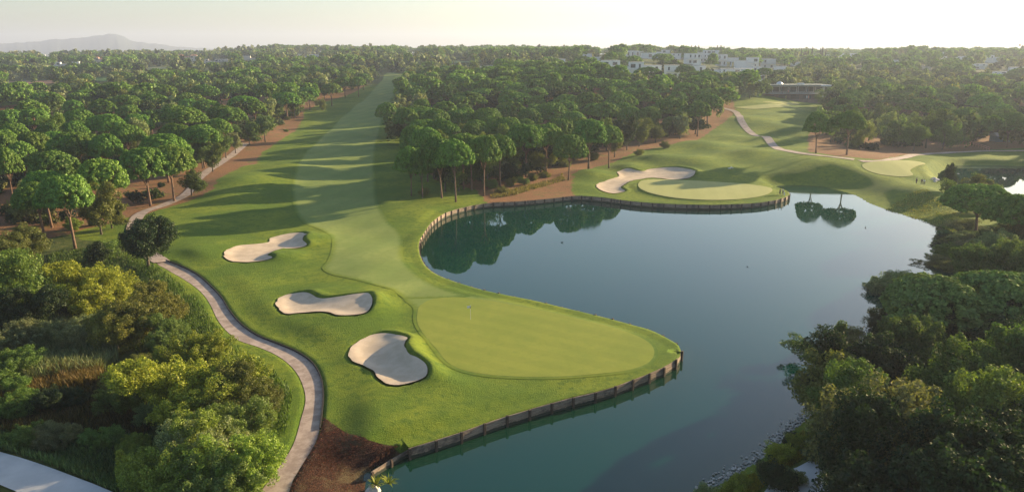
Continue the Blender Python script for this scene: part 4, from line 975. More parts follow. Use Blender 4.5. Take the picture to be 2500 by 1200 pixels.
HOUSES = [
 (1380,168,48,22,'white house half hidden behind the tallest ridge pine',0,2),(1535,190,70,36,'white two-storey villa with a wide balcony and dark windows',1,2),(1490,182,46,32,'white villa wing beside the balcony villa',2,2),(1592,184,44,24,'low white house with two dark windows beside the balcony villa',0,2),
 (1640,192,36,32,'white house with a dark garage below the low house',1,2),(1655,204,26,12,'small white annexe at the foot of the garage house',0,1),(1550,146,44,16,'white house on the upper row behind the balcony villa',2,1),(1615,146,40,18,'white upper-row house before the ridge pines',1,2),(1580,150,30,14,'small white upper-row house between two wider ones',0,1),
 (1650,150,24,14,'narrow white upper-row house',0,2),(1725,156,56,28,'tall white block crowning the village',1,3),(1690,164,40,26,'white block below the tall one',2,2),(1775,164,52,28,'white stepped house beside the ochre screen',0,2),(1822,170,56,26,'long white stepped house at the village centre',1,2),
 (1790,188,60,20,'white house in the lower village row behind the pines',2,2),(1838,196,54,26,'big white cube with one small window, lowest of the village',0,2),(1875,166,34,24,'white stepped house at the end of the village',1,2),(1860,178,44,14,'low white house behind the lone village pine',0,1),(1905,172,30,12,'small white house furthest along the village row',2,1),
 (1700,178,44,16,'long low white house under the tall block',1,1),(1750,186,36,16,'low white house between garden walls',0,1),(1445,150,44,14,'pale house on the shoulder of the ridge',0,1),(1480,128,30,10,'faint pale house among the ridge pines',1,1),(1455,160,34,14,'white garden house below the ridge shoulder',2,1)]
for px, py, w, hh, lb, st, fl in HOUSES: house(px, py, w, hh, lb, 9, st, floors=fl)
for px, py, w, hh, lb, wl, rf, nm in [(148,163,34,8,'long low white house in the far trees','white','roofgrey','white_house'),(185,161,16,7,'small white house beside the long low one','white','roofgrey','white_house'),(242,154,24,12,'white house with a reddish roof in the far trees','cream','tile','country_house'),
                                      (115,141,22,7,'bluish flat-roofed house near the skyline','white','roofgrey','white_house'),(457,149,46,14,'cream house with a red tiled roof on the far ridge','cream','tile','country_house'),(525,153,60,7,'long low building beside the red-roofed house','cream','roofgrey','long_building'),
                                      (612,150,40,9,'grey low building in the haze','cream','roofgrey','long_building'),(755,138,58,7,'pale wide building below the ridge crest','white','roofgrey','long_building'),(1005,134,34,5,'bluish low building on the skyline','white','roofgrey','long_building'),
                                      (2005,149,54,15,'pale flat-roofed house below the poplars','white','roofgrey','white_house'),(2075,145,56,15,'wide hazy house behind the ridge trees','white','roofgrey','white_house'),(2142,156,12,16,'narrow white house in the haze','white','roofgrey','white_house'),
                                      (2425,157,34,18,'white house among the hazy ridge trees','white','roofgrey','white_house'),(2485,182,36,18,'white house cut by the frame edge','white','roofgrey','white_house'),(2100,170,26,5,'low white wall house in the hazy wood','white','roofgrey','white_house'),(2305,150,10,18,'slim pale tower house on the hazy slope','white','roofgrey','white_house'),(1945,162,28,10,'small pale house right above the clubhouse roof','white','roofgrey','white_house'),(2190,162,24,10,'small white house on the hazy slope beside the slim tower','white','roofgrey','white_house'),(2262,172,20,9,'low pale house deep in the hazy wood','cream','roofgrey','white_house'),(2345,153,24,10,'low white house beyond the slim tower house','white','roofgrey','white_house'),(2392,174,30,12,'pale two-part house among hazy umbrella pines','white','roofgrey','white_house'),(2440,186,36,13,'wide white house lowest on the hazy slope','white','roofgrey','white_house')]:
    house(px, py, w, hh, lb, 9, 0, wl, rf, floors=1 if hh < 11 else 2, name=nm)
# ochre screens on the village house
p = hit(1778, 166); z = gz(*p)
for k, lb in ((0, 'ochre slatted screen, the wider of two between the village houses'), (1, 'ochre slatted screen, the narrower of two between the village houses')):
    b = MB()
    for j in range(7 - 3 * k): b.box(j * .5, 0, 2.8, .36, .12, 5.6)
    for zz in (1, 4.6): b.box(1.5 - .75 * k, .14, zz, 3.6 - 1.5 * k, .1, .2)
    o = b.build('slatted_screen', M['ochre']); o.location = (p[0] + k * 5.5 - 3, p[1] - 4.5, z); tag(o, lb, 'screen', 'ochre screens')

# clubhouse with terrace
p = hit(1945, 246); D = p[1]; HSCR.append((1945, 250, 165, 45, p[1])); sc_px = (D * cp + 38 * sp) / F
def clubhouse():
    z = gz(*p) + .4
    root = empty('clubhouse', (p[0], p[1] + 4, z), .02, label='brown terraced clubhouse with a long flat roof and one white end column', cat='building')
    W = 152 * sc_px; h1 = 14 * sc_px; h2 = 17 * sc_px
    MB().box(0, 6, h1 / 2 - 2, W, 12, h1 + 4).build('lower_wall', M['brownwall'], root)
    MB().box(0, 4.6, h1 + .15, W + 1.5, 16, .3).build('terrace_floor', M['roofgrey'], root)
    MB().box(W * .03, 8, h1 + h2 / 2 + .3, W * .86, 8, h2).build('upper_wall', M['brownwall'], root)
    MB().box(W * .02, 5.5, h1 + h2 + .75, W * 1.02, 17, .9).build('roof', M['roofdark'], root)
    MB().box(W * .46, -2.6, h1 + h2 + .75, W * .16, 2, 1.0).build('roof_fascia', M['white'], root)
    for i in range(7):
        x = -W * .42 + i * W * .14
        f_ = MB().box(x, 3.95, h1 + h2 * .5 + .3, W * .12, .1, h2 * .8).build('window', M['metal'], root)
        MB().box(x, 3.87, h1 + h2 * .5 + .3, W * .105, .08, h2 * .7).build('pane', M['glass'], f_)
    for i, m_ in enumerate(('brownwall', 'cream', 'cream', 'brownwall', 'white')):
        x = (-.47, -.22, -.12, .2, .44)[i] * W
        MB().tube([(x, -1.8, .3 if i == 4 else h1 + .3), (x, -1.8, h1 + h2 + .3)], [.3, .3], 10).build('column', M['brownwall' if m_ != 'white' else 'white'], root)
    rb = MB(); rb.box(0, -3.0, h1 + 1.2, W * 1.02, .08, .1); rb.box(0, -3.0, h1 + .8, W * 1.02, .06, .08)
    for i in range(26): rb.box(-W * .5 + i * W / 25, -3.0, h1 + .75, .08, .08, 1.0)
    rb.build('railing', M['metal'], root)
    for i in range(5):
        x = -W * .4 + i * W * .2
        MB().box(x, -.06, h1 * .45, W * .13, .12, h1 * .6).build('lower_opening', M['glass'], root)
    MB().ball((-W * .22, 5, h1 + h2 + 1.3), 2.1, 16, 8, (1, 1, .85)).build('roof_dome', M['metal'], root, True)
    MB().box(W * .13, 5, h1 + h2 + 1.6, 4, 2, .9).build('roof_unit', M['white'], root)
    MB().box(-W * .46, 5, h1 + h2 + 1.5, 5, 2, .7).build('roof_unit', M['white'], root)
    # retaining wall below
    w = MB().box(0, 0, -1.5, W * 1.15, .8, 7).build('terrace_wall', simple('brown_terrace_render', (0.20, 0.145, 0.115), .85, .2, .4, 0)); w.location = (p[0] - 1, p[1] - 3.5, z - 1.5)
    tag(w, 'long brown terrace wall below the brown clubhouse', 'retaining wall')
    rng = random.Random(4)
    for i, (fx, col, lb) in enumerate(((-.2, 'ochre', 'orange folded sunshade on the clubhouse terrace'), (-.17, 'pink', 'red folded sunshade on the clubhouse terrace'), (.13, 'white', 'white folded sunshade on the clubhouse lower terrace'), (.16, 'pink', 'pinkish folded sunshade on the clubhouse lower terrace'))):
        r_ = empty('sunshade', (p[0] + fx * W, p[1] - 2.6, z + (h1 if i == 1 else 0) + .2), label=lb, cat='sunshade', group='folded sunshades at the clubhouse')
        MB().tube([(0, 0, 0), (0, 0, 2.9)], [.05, .05], 6).build('pole', M['metal'], r_)
        MB().tube([(0, 0, 1.0), (0, 0, 1.6), (0, 0, 2.9)], [.35, .42, .06], 9).build('canopy', M[col], r_)
clubhouse()

# two-rail fence and service tent on the brown slope
def fence():
    a, e = hit(2364, 350), hit(2415, 369); t = e - a; Ln = np.linalg.norm(t); t /= Ln; rz = math.atan2(t[1], t[0])
    root = empty('rail_fence', (a[0], a[1], gz(*a)), rz, label='salmon two-rail fence on the brown slope beside the pond', cat='fence')
    dz = (gz(*e) - gz(*a)); n = 8
    for k in range(n + 1): MB().box(Ln * k / n, 0, dz * k / n + .6, .18, .18, 1.7).build('post', M['pink'], root)
    for zz in (.75, 1.35):
        MB().tube([(0, -.14, zz), (Ln, -.14, dz + zz)], [.16, .16], 6).build('rail', M['pink'], root)
fence()
def tent():
    q = hit(2440, 345); s = (q[1]) / F
    root = empty('service_tent', (q[0], q[1], gz(*q)), .2, label='blue-grey service shelter among the hazy pines', cat='tent')
    w, h = 38 * s, 14 * s
    b = MB(); b.box(0, 0, h / 2, w, w * .6, h); b.build('canvas_wall', M['blue'], root)
    r = MB(); r.v = [(-w * .6, -w * .4, h), (w * .6, -w * .4, h), (w * .6, w * .4, h), (-w * .6, w * .4, h), (-w * .5, 0, h * 1.55), (w * .5, 0, h * 1.55)]
    r.f = [[0, 1, 5, 4], [1, 2, 5], [2, 3, 4, 5], [3, 0, 4], [3, 2, 1, 0]]; r.build('canvas_roof', M['roofgrey'], root)
    MB().box(w * .1, -w * .305, h * .4, w * .3, .06, h * .75).build('doorway', M['glass'], root)
tent()
for x, y, lb in ((2324, 338, 'salmon kiosk with a white top among the hazy trees'), (2283, 308, 'reddish kiosk beside the right wood pines')):
    q = hit(x, y); r_ = empty('kiosk', (q[0], q[1], gz(*q)), label=lb, cat='kiosk', group='kiosks among the trees')
    MB().box(0, 0, 1.2, 3, 2.4, 2.6).build('wall', M['pink'], r_); MB().box(0, 0, 2.65, 3.6, 3, .3).build('roof', M['white'], r_); MB().box(0, -1.23, 1.4, 1.6, .06, 1.0).build('hatch', M['glass'], r_)

# ------------------------------------------------------------------ people, flag, birds, small things
M['skin'] = simple('skin', (0.45, 0.27, 0.19), .6, .05, 3, 0)
M['navy'] = simple('dark_clothes', (0.03, 0.035, 0.05), .85, .1, 3, 0)
M['khaki'] = simple('khaki_clothes', (0.25, 0.22, 0.16), .85, .1, 3, 0)
M['whitecloth'] = simple('white_clothes', (0.7, 0.7, 0.7), .8, .05, 3, 0)
M['hair'] = simple('dark_hair', (0.03, 0.02, 0.015), .7, .1, 3, 0)
def person(x, y, face, label, top, legs, stride=.12, arm=.35, hold=0):
    z = gz(x, y) + .1
    root = empty('person', (x, y, z), face, label=label, cat='person', group='golfers')
    J = [(0, 0, .95), (0, 0, 1.15), (0, .01, 1.38), (0, 0, 1.5), (0, .02, 1.6), (0, .02, 1.74),
         (.1, 0, .9), (.11, stride, .5), (.11, stride * .6, .08), (.11, stride * .6 + .14, .03),
         (-.1, 0, .9), (-.11, -stride * .6, .5), (-.11, -stride, .08), (-.11, -stride + .14, .03),
         (.2, 0, 1.42), (.27, .02, 1.14), (.24, arm * .7, .95), (.24, arm * .85, .88),
         (-.2, 0, 1.42), (-.27, .02, 1.14), (-.24, arm * .7 * (1 - hold * .4), .95), (-.24, arm * .85, .88)]
    R_ = [.15, .13, .15, .065, .085, .09, .1, .065, .045, .035, .1, .065, .045, .035, .07, .045, .035, .03, .07, .045, .035, .03]
    E = [(0, 1), (1, 2), (2, 3), (3, 4), (4, 5), (0, 6), (6, 7), (7, 8), (8, 9), (0, 10), (10, 11), (11, 12), (12, 13), (2, 14), (14, 15), (15, 16), (16, 17), (2, 18), (18, 19), (19, 20), (20, 21)]
    def skin(name, js, es, rs, mat, grow=0.0, smooth_=1):
        me = bpy.data.meshes.new(name); me.from_pydata([J[j] for j in js], [(js.index(a), js.index(b_)) for a, b_ in es], [])
        o = obj(name, me, root); o.modifiers.new('Skin', 'SKIN'); sv = me.skin_vertices[0].data
        for i, j in enumerate(js): sv[i].radius = (rs[j] + grow,) * 2
        sv[0].use_root = True
        s_ = o.modifiers.new('Sub', 'SUBSURF'); s_.levels = s_.render_levels = smooth_
        me.materials.append(mat); return o
    skin('body', list(range(22)), E, R_, M['skin'])
    skin('shirt', [0, 1, 2, 14, 15, 18, 19], [(0, 1), (1, 2), (2, 14), (14, 15), (2, 18), (18, 19)], R_, top, .025)
    skin('trousers', [0, 6, 7, 8, 10, 11, 12], [(0, 6), (6, 7), (7, 8), (0, 10), (10, 11), (11, 12)], R_, legs, .025)
    MB().ball((0, .0, 1.76), .115, 10, 6, (1, 1.05, .8)).build('hair', M['hair'], root, True)
    if hold:
        c = tag(MB().tube([(0, 0, 0), (0, .35, .95)], [.015, .02], 6).build('golf_club', M['metal']), 'thin golf club held by a golfer near the pond green' if hold == 1 else 'thin golf club held by a golfer on the far green', 'golf club')
        o_ = root.matrix_basis; c.location = (x + .24 * math.cos(face) - .3 * math.sin(face), y + .24 * math.sin(face) + .3 * math.cos(face), z); c.rotation_euler = (0, 0, face)
    return root
q = hit(2236, 453); person(q[0], q[1], .4, 'person in dark clothes standing apart beside the pond green', M['navy'], M['navy'], .05, .2)
q = hit(2249, 455); person(q[0], q[1], 2.2, 'person in dark clothes walking beside the one in white', M['navy'], M['khaki'], .2, .35, 1)
q = hit(2255, 456); person(q[0], q[1], 2.3, 'person in white top beside the pond green', M['whitecloth'], M['khaki'], .12, .3)
q = hit(1904, 474); person(q[0], q[1], 1.2, 'person in dark clothes on the tip of the far green', M['navy'], M['navy'], .1, .3, 2)
q = hit(1911, 474); person(q[0], q[1], 1.6, 'person in white top on the tip of the far green', M['whitecloth'], M['khaki'], .05, .3)
# golf bag
q = hit(1915, 476); r_ = empty('golf_bag', (q[0], q[1], gz(*q)), label='upright golf bag beside the two golfers on the far green', cat='golf bag')
MB().tube([(0, 0, 0), (0, .1, .9)], [.14, .15], 10).build('bag_body', M['whitecloth'], r_)
b = MB(); [b.tube([(.05 * math.cos(k), .1 + .05 * math.sin(k), .85), (.09 * math.cos(k), .15 + .06 * math.sin(k), 1.15)], [.012, .03], 5) for k in range(5)]; b.build('club_heads', M['metal'], r_)
# flagsticks
def flag(px, py, h, label, cloth='whitecloth'):
    q = hit(px, py, .4); r_ = empty('flagstick', (q[0], q[1], gz(*q)), label=label, cat='flagstick', group='flagsticks')
    MB().tube([(0, 0, 0), (0, 0, h)], [.022, .016], 8).build('pole', M['whitecloth'], r_)
    b = MB(); n = 8
    for i in range(n + 1):
        x = -.02 - .5 * i / n; y = .05 * math.sin(i * .9)
        for zz in (0, .36): b.v.append((x, y + .012, h - .4 + zz - .05 * i / n)); b.v.append((x, y - .012, h - .4 + zz - .05 * i / n))
    for i in range(n):
        a = i * 4; b.f += [[a, a + 4, a + 6, a + 2], [a + 1, a + 3, a + 7, a + 5], [a, a + 1, a + 5, a + 4], [a + 2, a + 6, a + 7, a + 3]]
    b.build('flag', M[cloth], r_)
    MB().tube([(0, 0, h - .5), (0, 0, h - .1)], [.03, .03], 6).build('sleeve', M['navy'], r_)
flag(1149, 778, 2.3, 'white flag on a thin pole standing on the near putting green')
def bird(px, py, z, sc_, label, fly=False, mat='navy', face=0.0):
    if fly: r0 = ray(px, py); t = 260; q = (r0[0] * t, r0[1] * t); z = CAM_H + r0[2] * t
    else: q = flat(px, py, z)
    r_ = empty('bird' if fly else 'duck', (q[0], q[1], z), face, label=label, cat='bird'); r_.scale = (sc_,) * 3
    b = MB(); b.ball((0, 0, .12), .2, 10, 7, (1.5, .75, .7)); b.tube([(.2, 0, .18), (.3, 0, .32)], [.07, .05], 7); b.ball((.33, 0, .36), .075, 8, 6, (1.2, 1, 1)); b.tube([(.39, 0, .35), (.47, 0, .33)], [.03, .01], 5); b.tube([(-.25, 0, .14), (-.42, 0, .2)], [.08, .02], 6)
    b.build('body', M[mat], r_, True)
    for s in (-1, 1):
        w = MB(); a = (.65 if fly else .06); zz = .25 if fly else .0
        w.v = [(.12, s * .1, .18), (-.15, s * .1, .16), (-.18, s * (.1 + a), .18 + zz), (.0, s * (.12 + a * 1.1), .2 + zz), (.12, s * .1, .21), (-.15, s * .1, .19), (-.18, s * (.1 + a), .2 + zz), (.0, s * (.12 + a * 1.1), .22 + zz)]
        w.f = [[0, 1, 2, 3], [4, 7, 6, 5], [0, 4, 5, 1], [1, 5, 6, 2], [2, 6, 7, 3], [3, 7, 4, 0]]; w.build('wing', M[mat], r_)
bird(2490, 112, 0, 1.6, 'dark bird flying low in the bright sky at the frame edge', True, face=1.2)
bird(1372, 592, 0, .7, 'dark duck floating beside the mirrored pine')
bird(2113, 556, 0, .8, 'dark duck floating near the mirrored umbrella trees', face=1)
bird(1825, 651, 0, .5, 'tiny dark duck in the middle of the lake', face=2)
for x, y, f_, lb in ((1781, 412, 0, 'white bird on the mounded fairway, the one nearer the bunker'), (1787, 411, 2, 'white bird on the mounded fairway, the one nearer the cart path')):
    q = hit(x, y); bird(x, y, gz(*q), 1.5, lb, mat='whitecloth', face=f_)
# green float
M['floatgreen'] = simple('bright_green_plastic', (0.10, 0.62, 0.12), .4, .1, 2, 0)
q = flat(1099, 1083, 0.05); b = MB()
b.tube([(-.35, 0, .08), (-.3, .1, .3), (-.42, .15, .62)], [.12, .14, .08], 8); b.tube([(.3, -.05, .08), (.3, .05, .35), (.42, .1, .72)], [.12, .15, .07], 8); b.tube([(-.35, 0, .08), (0, -.03, .02), (.3, -.05, .08)], [.13, .15, .13], 8)
o = b.build('float', M['floatgreen'], None, True); o.location = (q[0], q[1], 0); tag(o, 'bright green plastic float bobbing below the dark timber wall', 'float')
# drain cover and shore stones
q = flat(1922, 1180, 1.9); o = MB().box(0, 0, 0, 1.5, 1.5, .1, .7).build('drain_cover', M['post']); o.location = (q[0], q[1], 1.84); tag(o, 'dark square cover on the pale concrete slab', 'cover')
def rock(x, y, r, label, group=None):
    rng = np.random.default_rng(int(abs(x * 31 + y * 17) * 10)); b = MB().ball((0, 0, 0), r, 9, 6, (1.3, .9, .6))
    b.v = [tuple(np.array(v) * (1 + rng.normal() * .1)) for v in b.v]
    o = b.build('rock', M['stone']); o.location = (x, y, max(gz(x, y), 0) + r * .1); o.rotation_euler = (0, 0, rng.random() * 6); return tag(o, label, 'rock', group)
q = flat(911, 1190, .5); rock(q[0], q[1], .75, 'pale rock at the foot of the mulch bank')
# stones along the lit bank : too many and too small to count
def shingle():
    S = smooth_poly(shore, .5, False); rng = np.random.default_rng(11); b = MB()
    k0 = int(len(S) * .6)
    for i in range(k0, len(S)):
        for _ in range(9):
            x, y = S[i] + rng.normal(size=2) * .42; r = .04 + .10 * rng.random()
            n0 = len(b.v); b.ball((x, y, .05 + r * .2), r, 5, 3, (1.2, 1, .6)); 
            for j in range(n0, len(b.v)): b.v[j] = tuple(np.array(b.v[j]) + rng.normal(size=3) * r * .12)
    tag(b.build('gravel', M['stone']), 'pale stones lining the lit lake bank', kind='stuff')
    q0 = hit(2278, 441); q1 = hit(2335, 405); b = MB()
    for i in range(60):
        x, y = q0 + (q1 - q0) * i / 60 + rng.normal(size=2) * .8; r = .35 + .35 * rng.random()
        b.ball((x, y, gz(x, y)), r, 6, 4, (1.2, 1, .7))
    tag(b.build('rubble', M['stone']), 'grey rubble on the corner of the small pond', kind='stuff')
shingle()

# ------------------------------------------------------------------ filling the woods
def inside(P, x, y): return sdf(np.array([x]), np.array([y]), P, .5)[0] > 0
KEEP = [smooth_poly(k, 3) for k in (FAIRWAY,)]
HFOOT = [(o.location.x, o.location.y, 17) for o in COL.objects if o.get('category') in ('house',)] + [(p[0], p[1] + 6, 32)]
SECOND = H2([(1404,478),(1400,452),(1402,432),(1440,412),(1500,398),(1560,374),(1640,359),(1700,347),(1745,320),(1776,300),(1788,262),(1800,250),(1990,250),(2010,300),(1975,330),(1972,372),(2050,384),(2150,389),(2300,375),(2500,370),(2560,420),(2300,560),(1900,500)])
FAIRW = H2([(385,520),(470,493),(528,473),(535,452),(560,427),(592,410),(624,402),(642,374),(682,347),(720,324),(744,294),(790,254),(860,228),(915,208),(935,178),(990,178),(975,225),(962,260),(945,300),(930,345),(935,370),(985,400),(985,480),(1200,500),(1200,800),(385,800)])
def clear(x, y, r):
    for hx, hy, hr in HFOOT:
        if abs(x - hx) < hr and -34 < y - hy < hr - 5: return False
    for P, m_ in ((FAIRW, r), (SECOND, r), (LAKE, r + 2), (POND, r), (PATH2, 1.5), (PATH3, 2), (PATH4, 2), (PATH, 2)):
        if sdf(np.array([x]), np.array([y]), P, r + 3)[0] > -m_: return False
    return True
REG = {'left wood': H2([(60,600),(330,520),(470,480),(560,415),(640,360),(720,310),(850,220),(905,190),(890,178),(600,185),(380,205),(200,212),(0,232),(-150,250),(-260,420),(-100,560)]),
       'middle wood': H2([(1000,470),(1190,470),(1330,440),(1400,420),(1560,362),(1700,335),(1780,255),(1760,205),(1640,196),(1500,206),(1400,200),(1300,190),(1150,180),(1040,190),(985,230),(985,330)]),
       'right wood': H2([(1985,300),(1990,350),(2080,372),(2300,362),(2560,335),(2620,260),(2500,215),(2250,205),(2080,215),(2010,250)])}
def fill(region, n_pine, n_broad, rp, rb):
    P = REG[region]; mn, mx = P.min(0), P.max(0); done = {'p': 0, 'b': 0}
    for kind, n, r in (('p', n_pine, rp), ('b', n_broad, rb)):
        tries = 0
        while done[kind] < n and tries < n * 60:
            tries += 1
            x, y = mn + RNG.random(2) * (mx - mn)
            if not inside(P, x, y) or occupied(x, y, r) or not clear(x, y, 5 if kind == 'p' else 3.5): continue
            d = math.hypot(x, y)
            a_, b_ = proj(x, y, gz(x, y) + (13 if kind == 'p' else 10))
            if any(abs(a_ - h_[0]) < h_[2] / 2 + 8 and b_ < h_[1] - .5 * h_[3] and y < h_[4] for h_ in HSCR): continue
            if kind == 'p':
                s = .7 + .4 * RNG.random()
                plant('pine', PINES if d < 330 else PINES_LO, x, y, s, (.86 + .16 * RNG.random()) * 14 / 14.5, 'pine', 'umbrella_pine', region=region, group='umbrella pines of the golf course'); occupy(x, y, 3.3 * s)
            else:
                hue = ['broad', 'dark', 'grey', 'olive', 'dark', 'broad'][RNG.integers(6)]; s = .8 + .5 * RNG.random()
                plant('broad', BROADS if d < 330 else BROADS_LO, x, y, s, s * (.85 + .35 * RNG.random()), hue, 'broadleaf_tree', region=region, group='broadleaf trees between the pines'); occupy(x, y, 2.2 * s)
            done[kind] += 1
fill('left wood', 44, 120, 4.4, 2.3)
fill('middle wood', 45, 85, 4.4, 2.3)
fill('right wood', 16, 45, 4.6, 2.6)

# spires of the ridge
for k, (px, top, w) in enumerate([(1689,113,4),(1698,112,5),(1706,113,4),(1752,112,4),(1760,113,4),(1768,115,4),(1944,120,3),(1951,119,3),(1957,120,3),(1975,119,3),(1984,117,4),(2004,118,3),(2009,117,4),(2017,119,3)]):
    Hh = 14; q = hit(px, top, Hh) if False else None
    d = 1000
    r_ = ray(px, top); t = d / r_[1]; x, y, zt = r_[0] * t, d, CAM_H + r_[2] * t
    h_ = max(8, zt - gz(x, y)); pr = SPIRES[k % 2]
    o_ = ['first', 'second', 'third', 'fourth', 'fifth', 'sixth', 'seventh', 'eighth']
    plant('spire', pr, x, y, w / F * d / 2.4, h_ / 9.5, 'dark', 'poplar', label=('slim poplar behind the village, %s from the lone ridge pines' if k < 6 else 'slim poplar on the hazy skyline, %s counting away from the village') % o_[k if k < 6 else k - 6], group='poplars on the skyline', region='ridge')
# the wood far off, which reads as one mass
def far_wood():
    rng = np.random.default_rng(77); Vs = []; Fs = []; Cs = []; nv = 0
    protos = {'p': [], 'b': [], 'P': [], 'B': []}
    for i in range(5):
        C, rr = pine_lumps(rng, 6.0, 5.0, 8.0, 26); protos['p'].append(cloud(rng, C, rr * 1.25, 13, .85, .7, .35, True))
        C, rr = pine_lumps(rng, 6.0, 5.0, 8.0, 14); protos['P'].append(cloud(rng, C, rr * 1.5, 7, 1.6, .7, .35, True))
        for key, nl, ne, sz in (('b', 26, 13, .72), ('B', 12, 7, 1.5)):
            D = rng.normal(size=(nl, 3)); D /= np.linalg.norm(D, axis=1)[:, None]; D *= (.4 + .6 * rng.random((nl, 1)))
            C = D * np.array([3.3, 3.3, 4.4]) + np.array([0, 0, 5.2]); protos[key].append(cloud(rng, C, np.full(nl, 1.3), ne, sz, 1, .2, True))
    pts = []
    def add(x, y, near):
        pts.append((x, y, near))
    # bands of growing distance
    y = 250.0
    cells = set()
    fields = [f for f, _ in FIELDS]
    fields = [smooth_poly(f, 6) for f in fields]
    regs = list(REG.values()) + [H2([(-150,600),(60,600),(330,520),(100,520)])]
    out = []
    for (ya, yb, sp_) in ((150, 420, 8.5), (420, 700, 9.2), (700, 1100, 13.0), (1100, 1750, 19.0)):
        yy = ya
        while yy < yb:
            half = .80 * yy + 30; n = int(2 * half / sp_)
            xs = -half + (np.arange(n) + rng.random(n) * .9) * sp_; ys_ = yy + rng.random(n) * sp_ * .9
            for x, y_ in zip(xs, ys_): out.append((x, y_))
            yy += sp_
    A = np.array(out); X, Y = A[:, 0], A[:, 1]
    ok = np.ones(len(A), bool)
    for P, m_ in ((FAIRW, 4), (SECOND, 4), (LAKE, 9), (POND, 9), (PATH2, 2.5), (PATH3, 3), (PATH4, 3), (PATH, 6), (GREEN3, 12)): ok &= sdf(X, Y, P, 14) < -m_
    for P in regs: ok &= ~((sdf(X, Y, P, 1) > 0) & (Y < 430))
    for f in fields: ok &= sdf(X, Y, f, 1) < 0
    for hx, hy, hr in HFOOT: ok &= ~((np.abs(X - hx) < hr - 3) & (Y - hy > -26) & (Y - hy < hr - 6))
    u = X / Y
    ok &= ~((Y < 260) & (u > -.45)) & ~((u > .15) & (u < .75) & (Y < 300))
    ok &= ~((Y < 230))
    ok &= ~((vnoise(X, Y, 55, 21) < .16) & (u < -.2) & (Y > 420) & (Y < 1000))
    # keep the near ridge line open in front of the village
    ok &= rng.random(len(A)) < np.where(Y < 700, .94, .97)
    for g, lst in GRID.items():
        for a, b_, c_ in lst:
            if c_ > 2 and b_ > 400: ok &= ((X - a) ** 2 + (Y - b_) ** 2) > (c_ + 3) ** 2
    X, Y = X[ok], Y[ok]; Z = ground(X, Y)
    tx, tyy = proj(X, Y, Z + 12); keep = np.ones(len(X), bool)
    for hx_, hy_, hw_, hh_, hd_ in HSCR: keep &= ~((np.abs(tx - hx_) < hw_ / 2 + 5) & (tyy < hy_ - .5 * hh_) & (Y < hd_ + 2))
    X, Y, Z = X[keep], Y[keep], Z[keep]
    umb = vnoise(X, Y, 90, 31) + (rng.random(len(X)) - .5) * .5
    u = X / Y; umb += np.where((u > -.05) & (u < .32), .25, 0) + np.where(u < -.3, -.12, 0) + np.where(u > .3, .12, 0)
    n_main = len(X); r2 = np.random.default_rng(9)
    # the same woods go on beyond both sides of the view
    for i in range(4):
        D = r2.normal(size=(42, 3)); D /= np.linalg.norm(D, axis=1)[:, None]; D *= (.4 + .6 * r2.random((42, 1)))
        protos.setdefault('n', []).append(cloud(r2, D * np.array([3.2, 3.2, 4.0]) + np.array([0, 0, 4.8]), np.full(42, .9), 48, .24, 1, .2, True))
    eX, eY = [], []
    for yy in np.arange(50, 262, 6.5):
        for k in range(7):
            for sgn, lim in ((1, .74), (-1, .74)): eX.append(sgn * (lim * yy + 13 + k * 6.5 + r2.random() * 4)); eY.append(yy + r2.random() * 4)
    eX, eY = np.array(eX), np.array(eY); ek = (sdf(eX, eY, LAKE, 9.) < -4) & (sdf(eX, eY, POND, 9.) < -4) & (sdf(eX, eY, ROAD, 9.) < -5) & (sdf(eX, eY, SECOND, 9.) < -3) & ~((eX < 0) & (eY > 225))
    X = np.append(X, eX[ek]); Y = np.append(Y, eY[ek]); Z = ground(X, Y); umb = np.append(umb, np.zeros(ek.sum())); side = np.arange(len(X)) >= n_main
    hues = np.array([HUE['broad'], HUE['grey'], HUE['broad'], HUE['dark'], HUE['grey'], HUE['olive']])
    for x, y_, z, um, sd_ in zip(X, Y, Z, umb, side):
        far = y_ > 760; pine = um > .62
        V, Fq = protos['n'][rng.integers(4)] if sd_ else protos[('P' if far else 'p') if pine else ('B' if far else 'b')][rng.integers(5)]
        s = (.8 + .5 * rng.random()) * (1.25 if y_ > 1100 else 1.0); a = rng.random() * 6.28; c, n_ = math.cos(a), math.sin(a)
        hs = (.8 + .5 * rng.random()) * (1.0 if pine else s)
        W = np.column_stack([(V[:, 0] * c - V[:, 1] * n_) * s + x, (V[:, 0] * n_ + V[:, 1] * c) * s + y_, V[:, 2] * hs + z])
        h = (np.array(HUE['pine']) if pine else hues[rng.integers(6)]) * 1.65 * (.75 + .5 * rng.random())
        Vs.append(W); Fs.append(Fq + nv); nv += len(V); Cs.append(np.tile(np.append(h, 1), (len(V), 1)))
    V = np.concatenate(Vs); me = mesh_np('woodland', V, np.concatenate(Fs), 3, M['far_leaves'])
    at = me.attributes.new('tint', 'FLOAT_COLOR', 'POINT'); at.data.foreach_set('color', np.concatenate(Cs).astype(np.float32).ravel())
    tag(obj('woodland', me), 'dense far-off wood of pines and broadleaf trees running to the skyline', kind='stuff')
    print('far trees', len(X), 'tris', len(V) // 3)
far_wood()
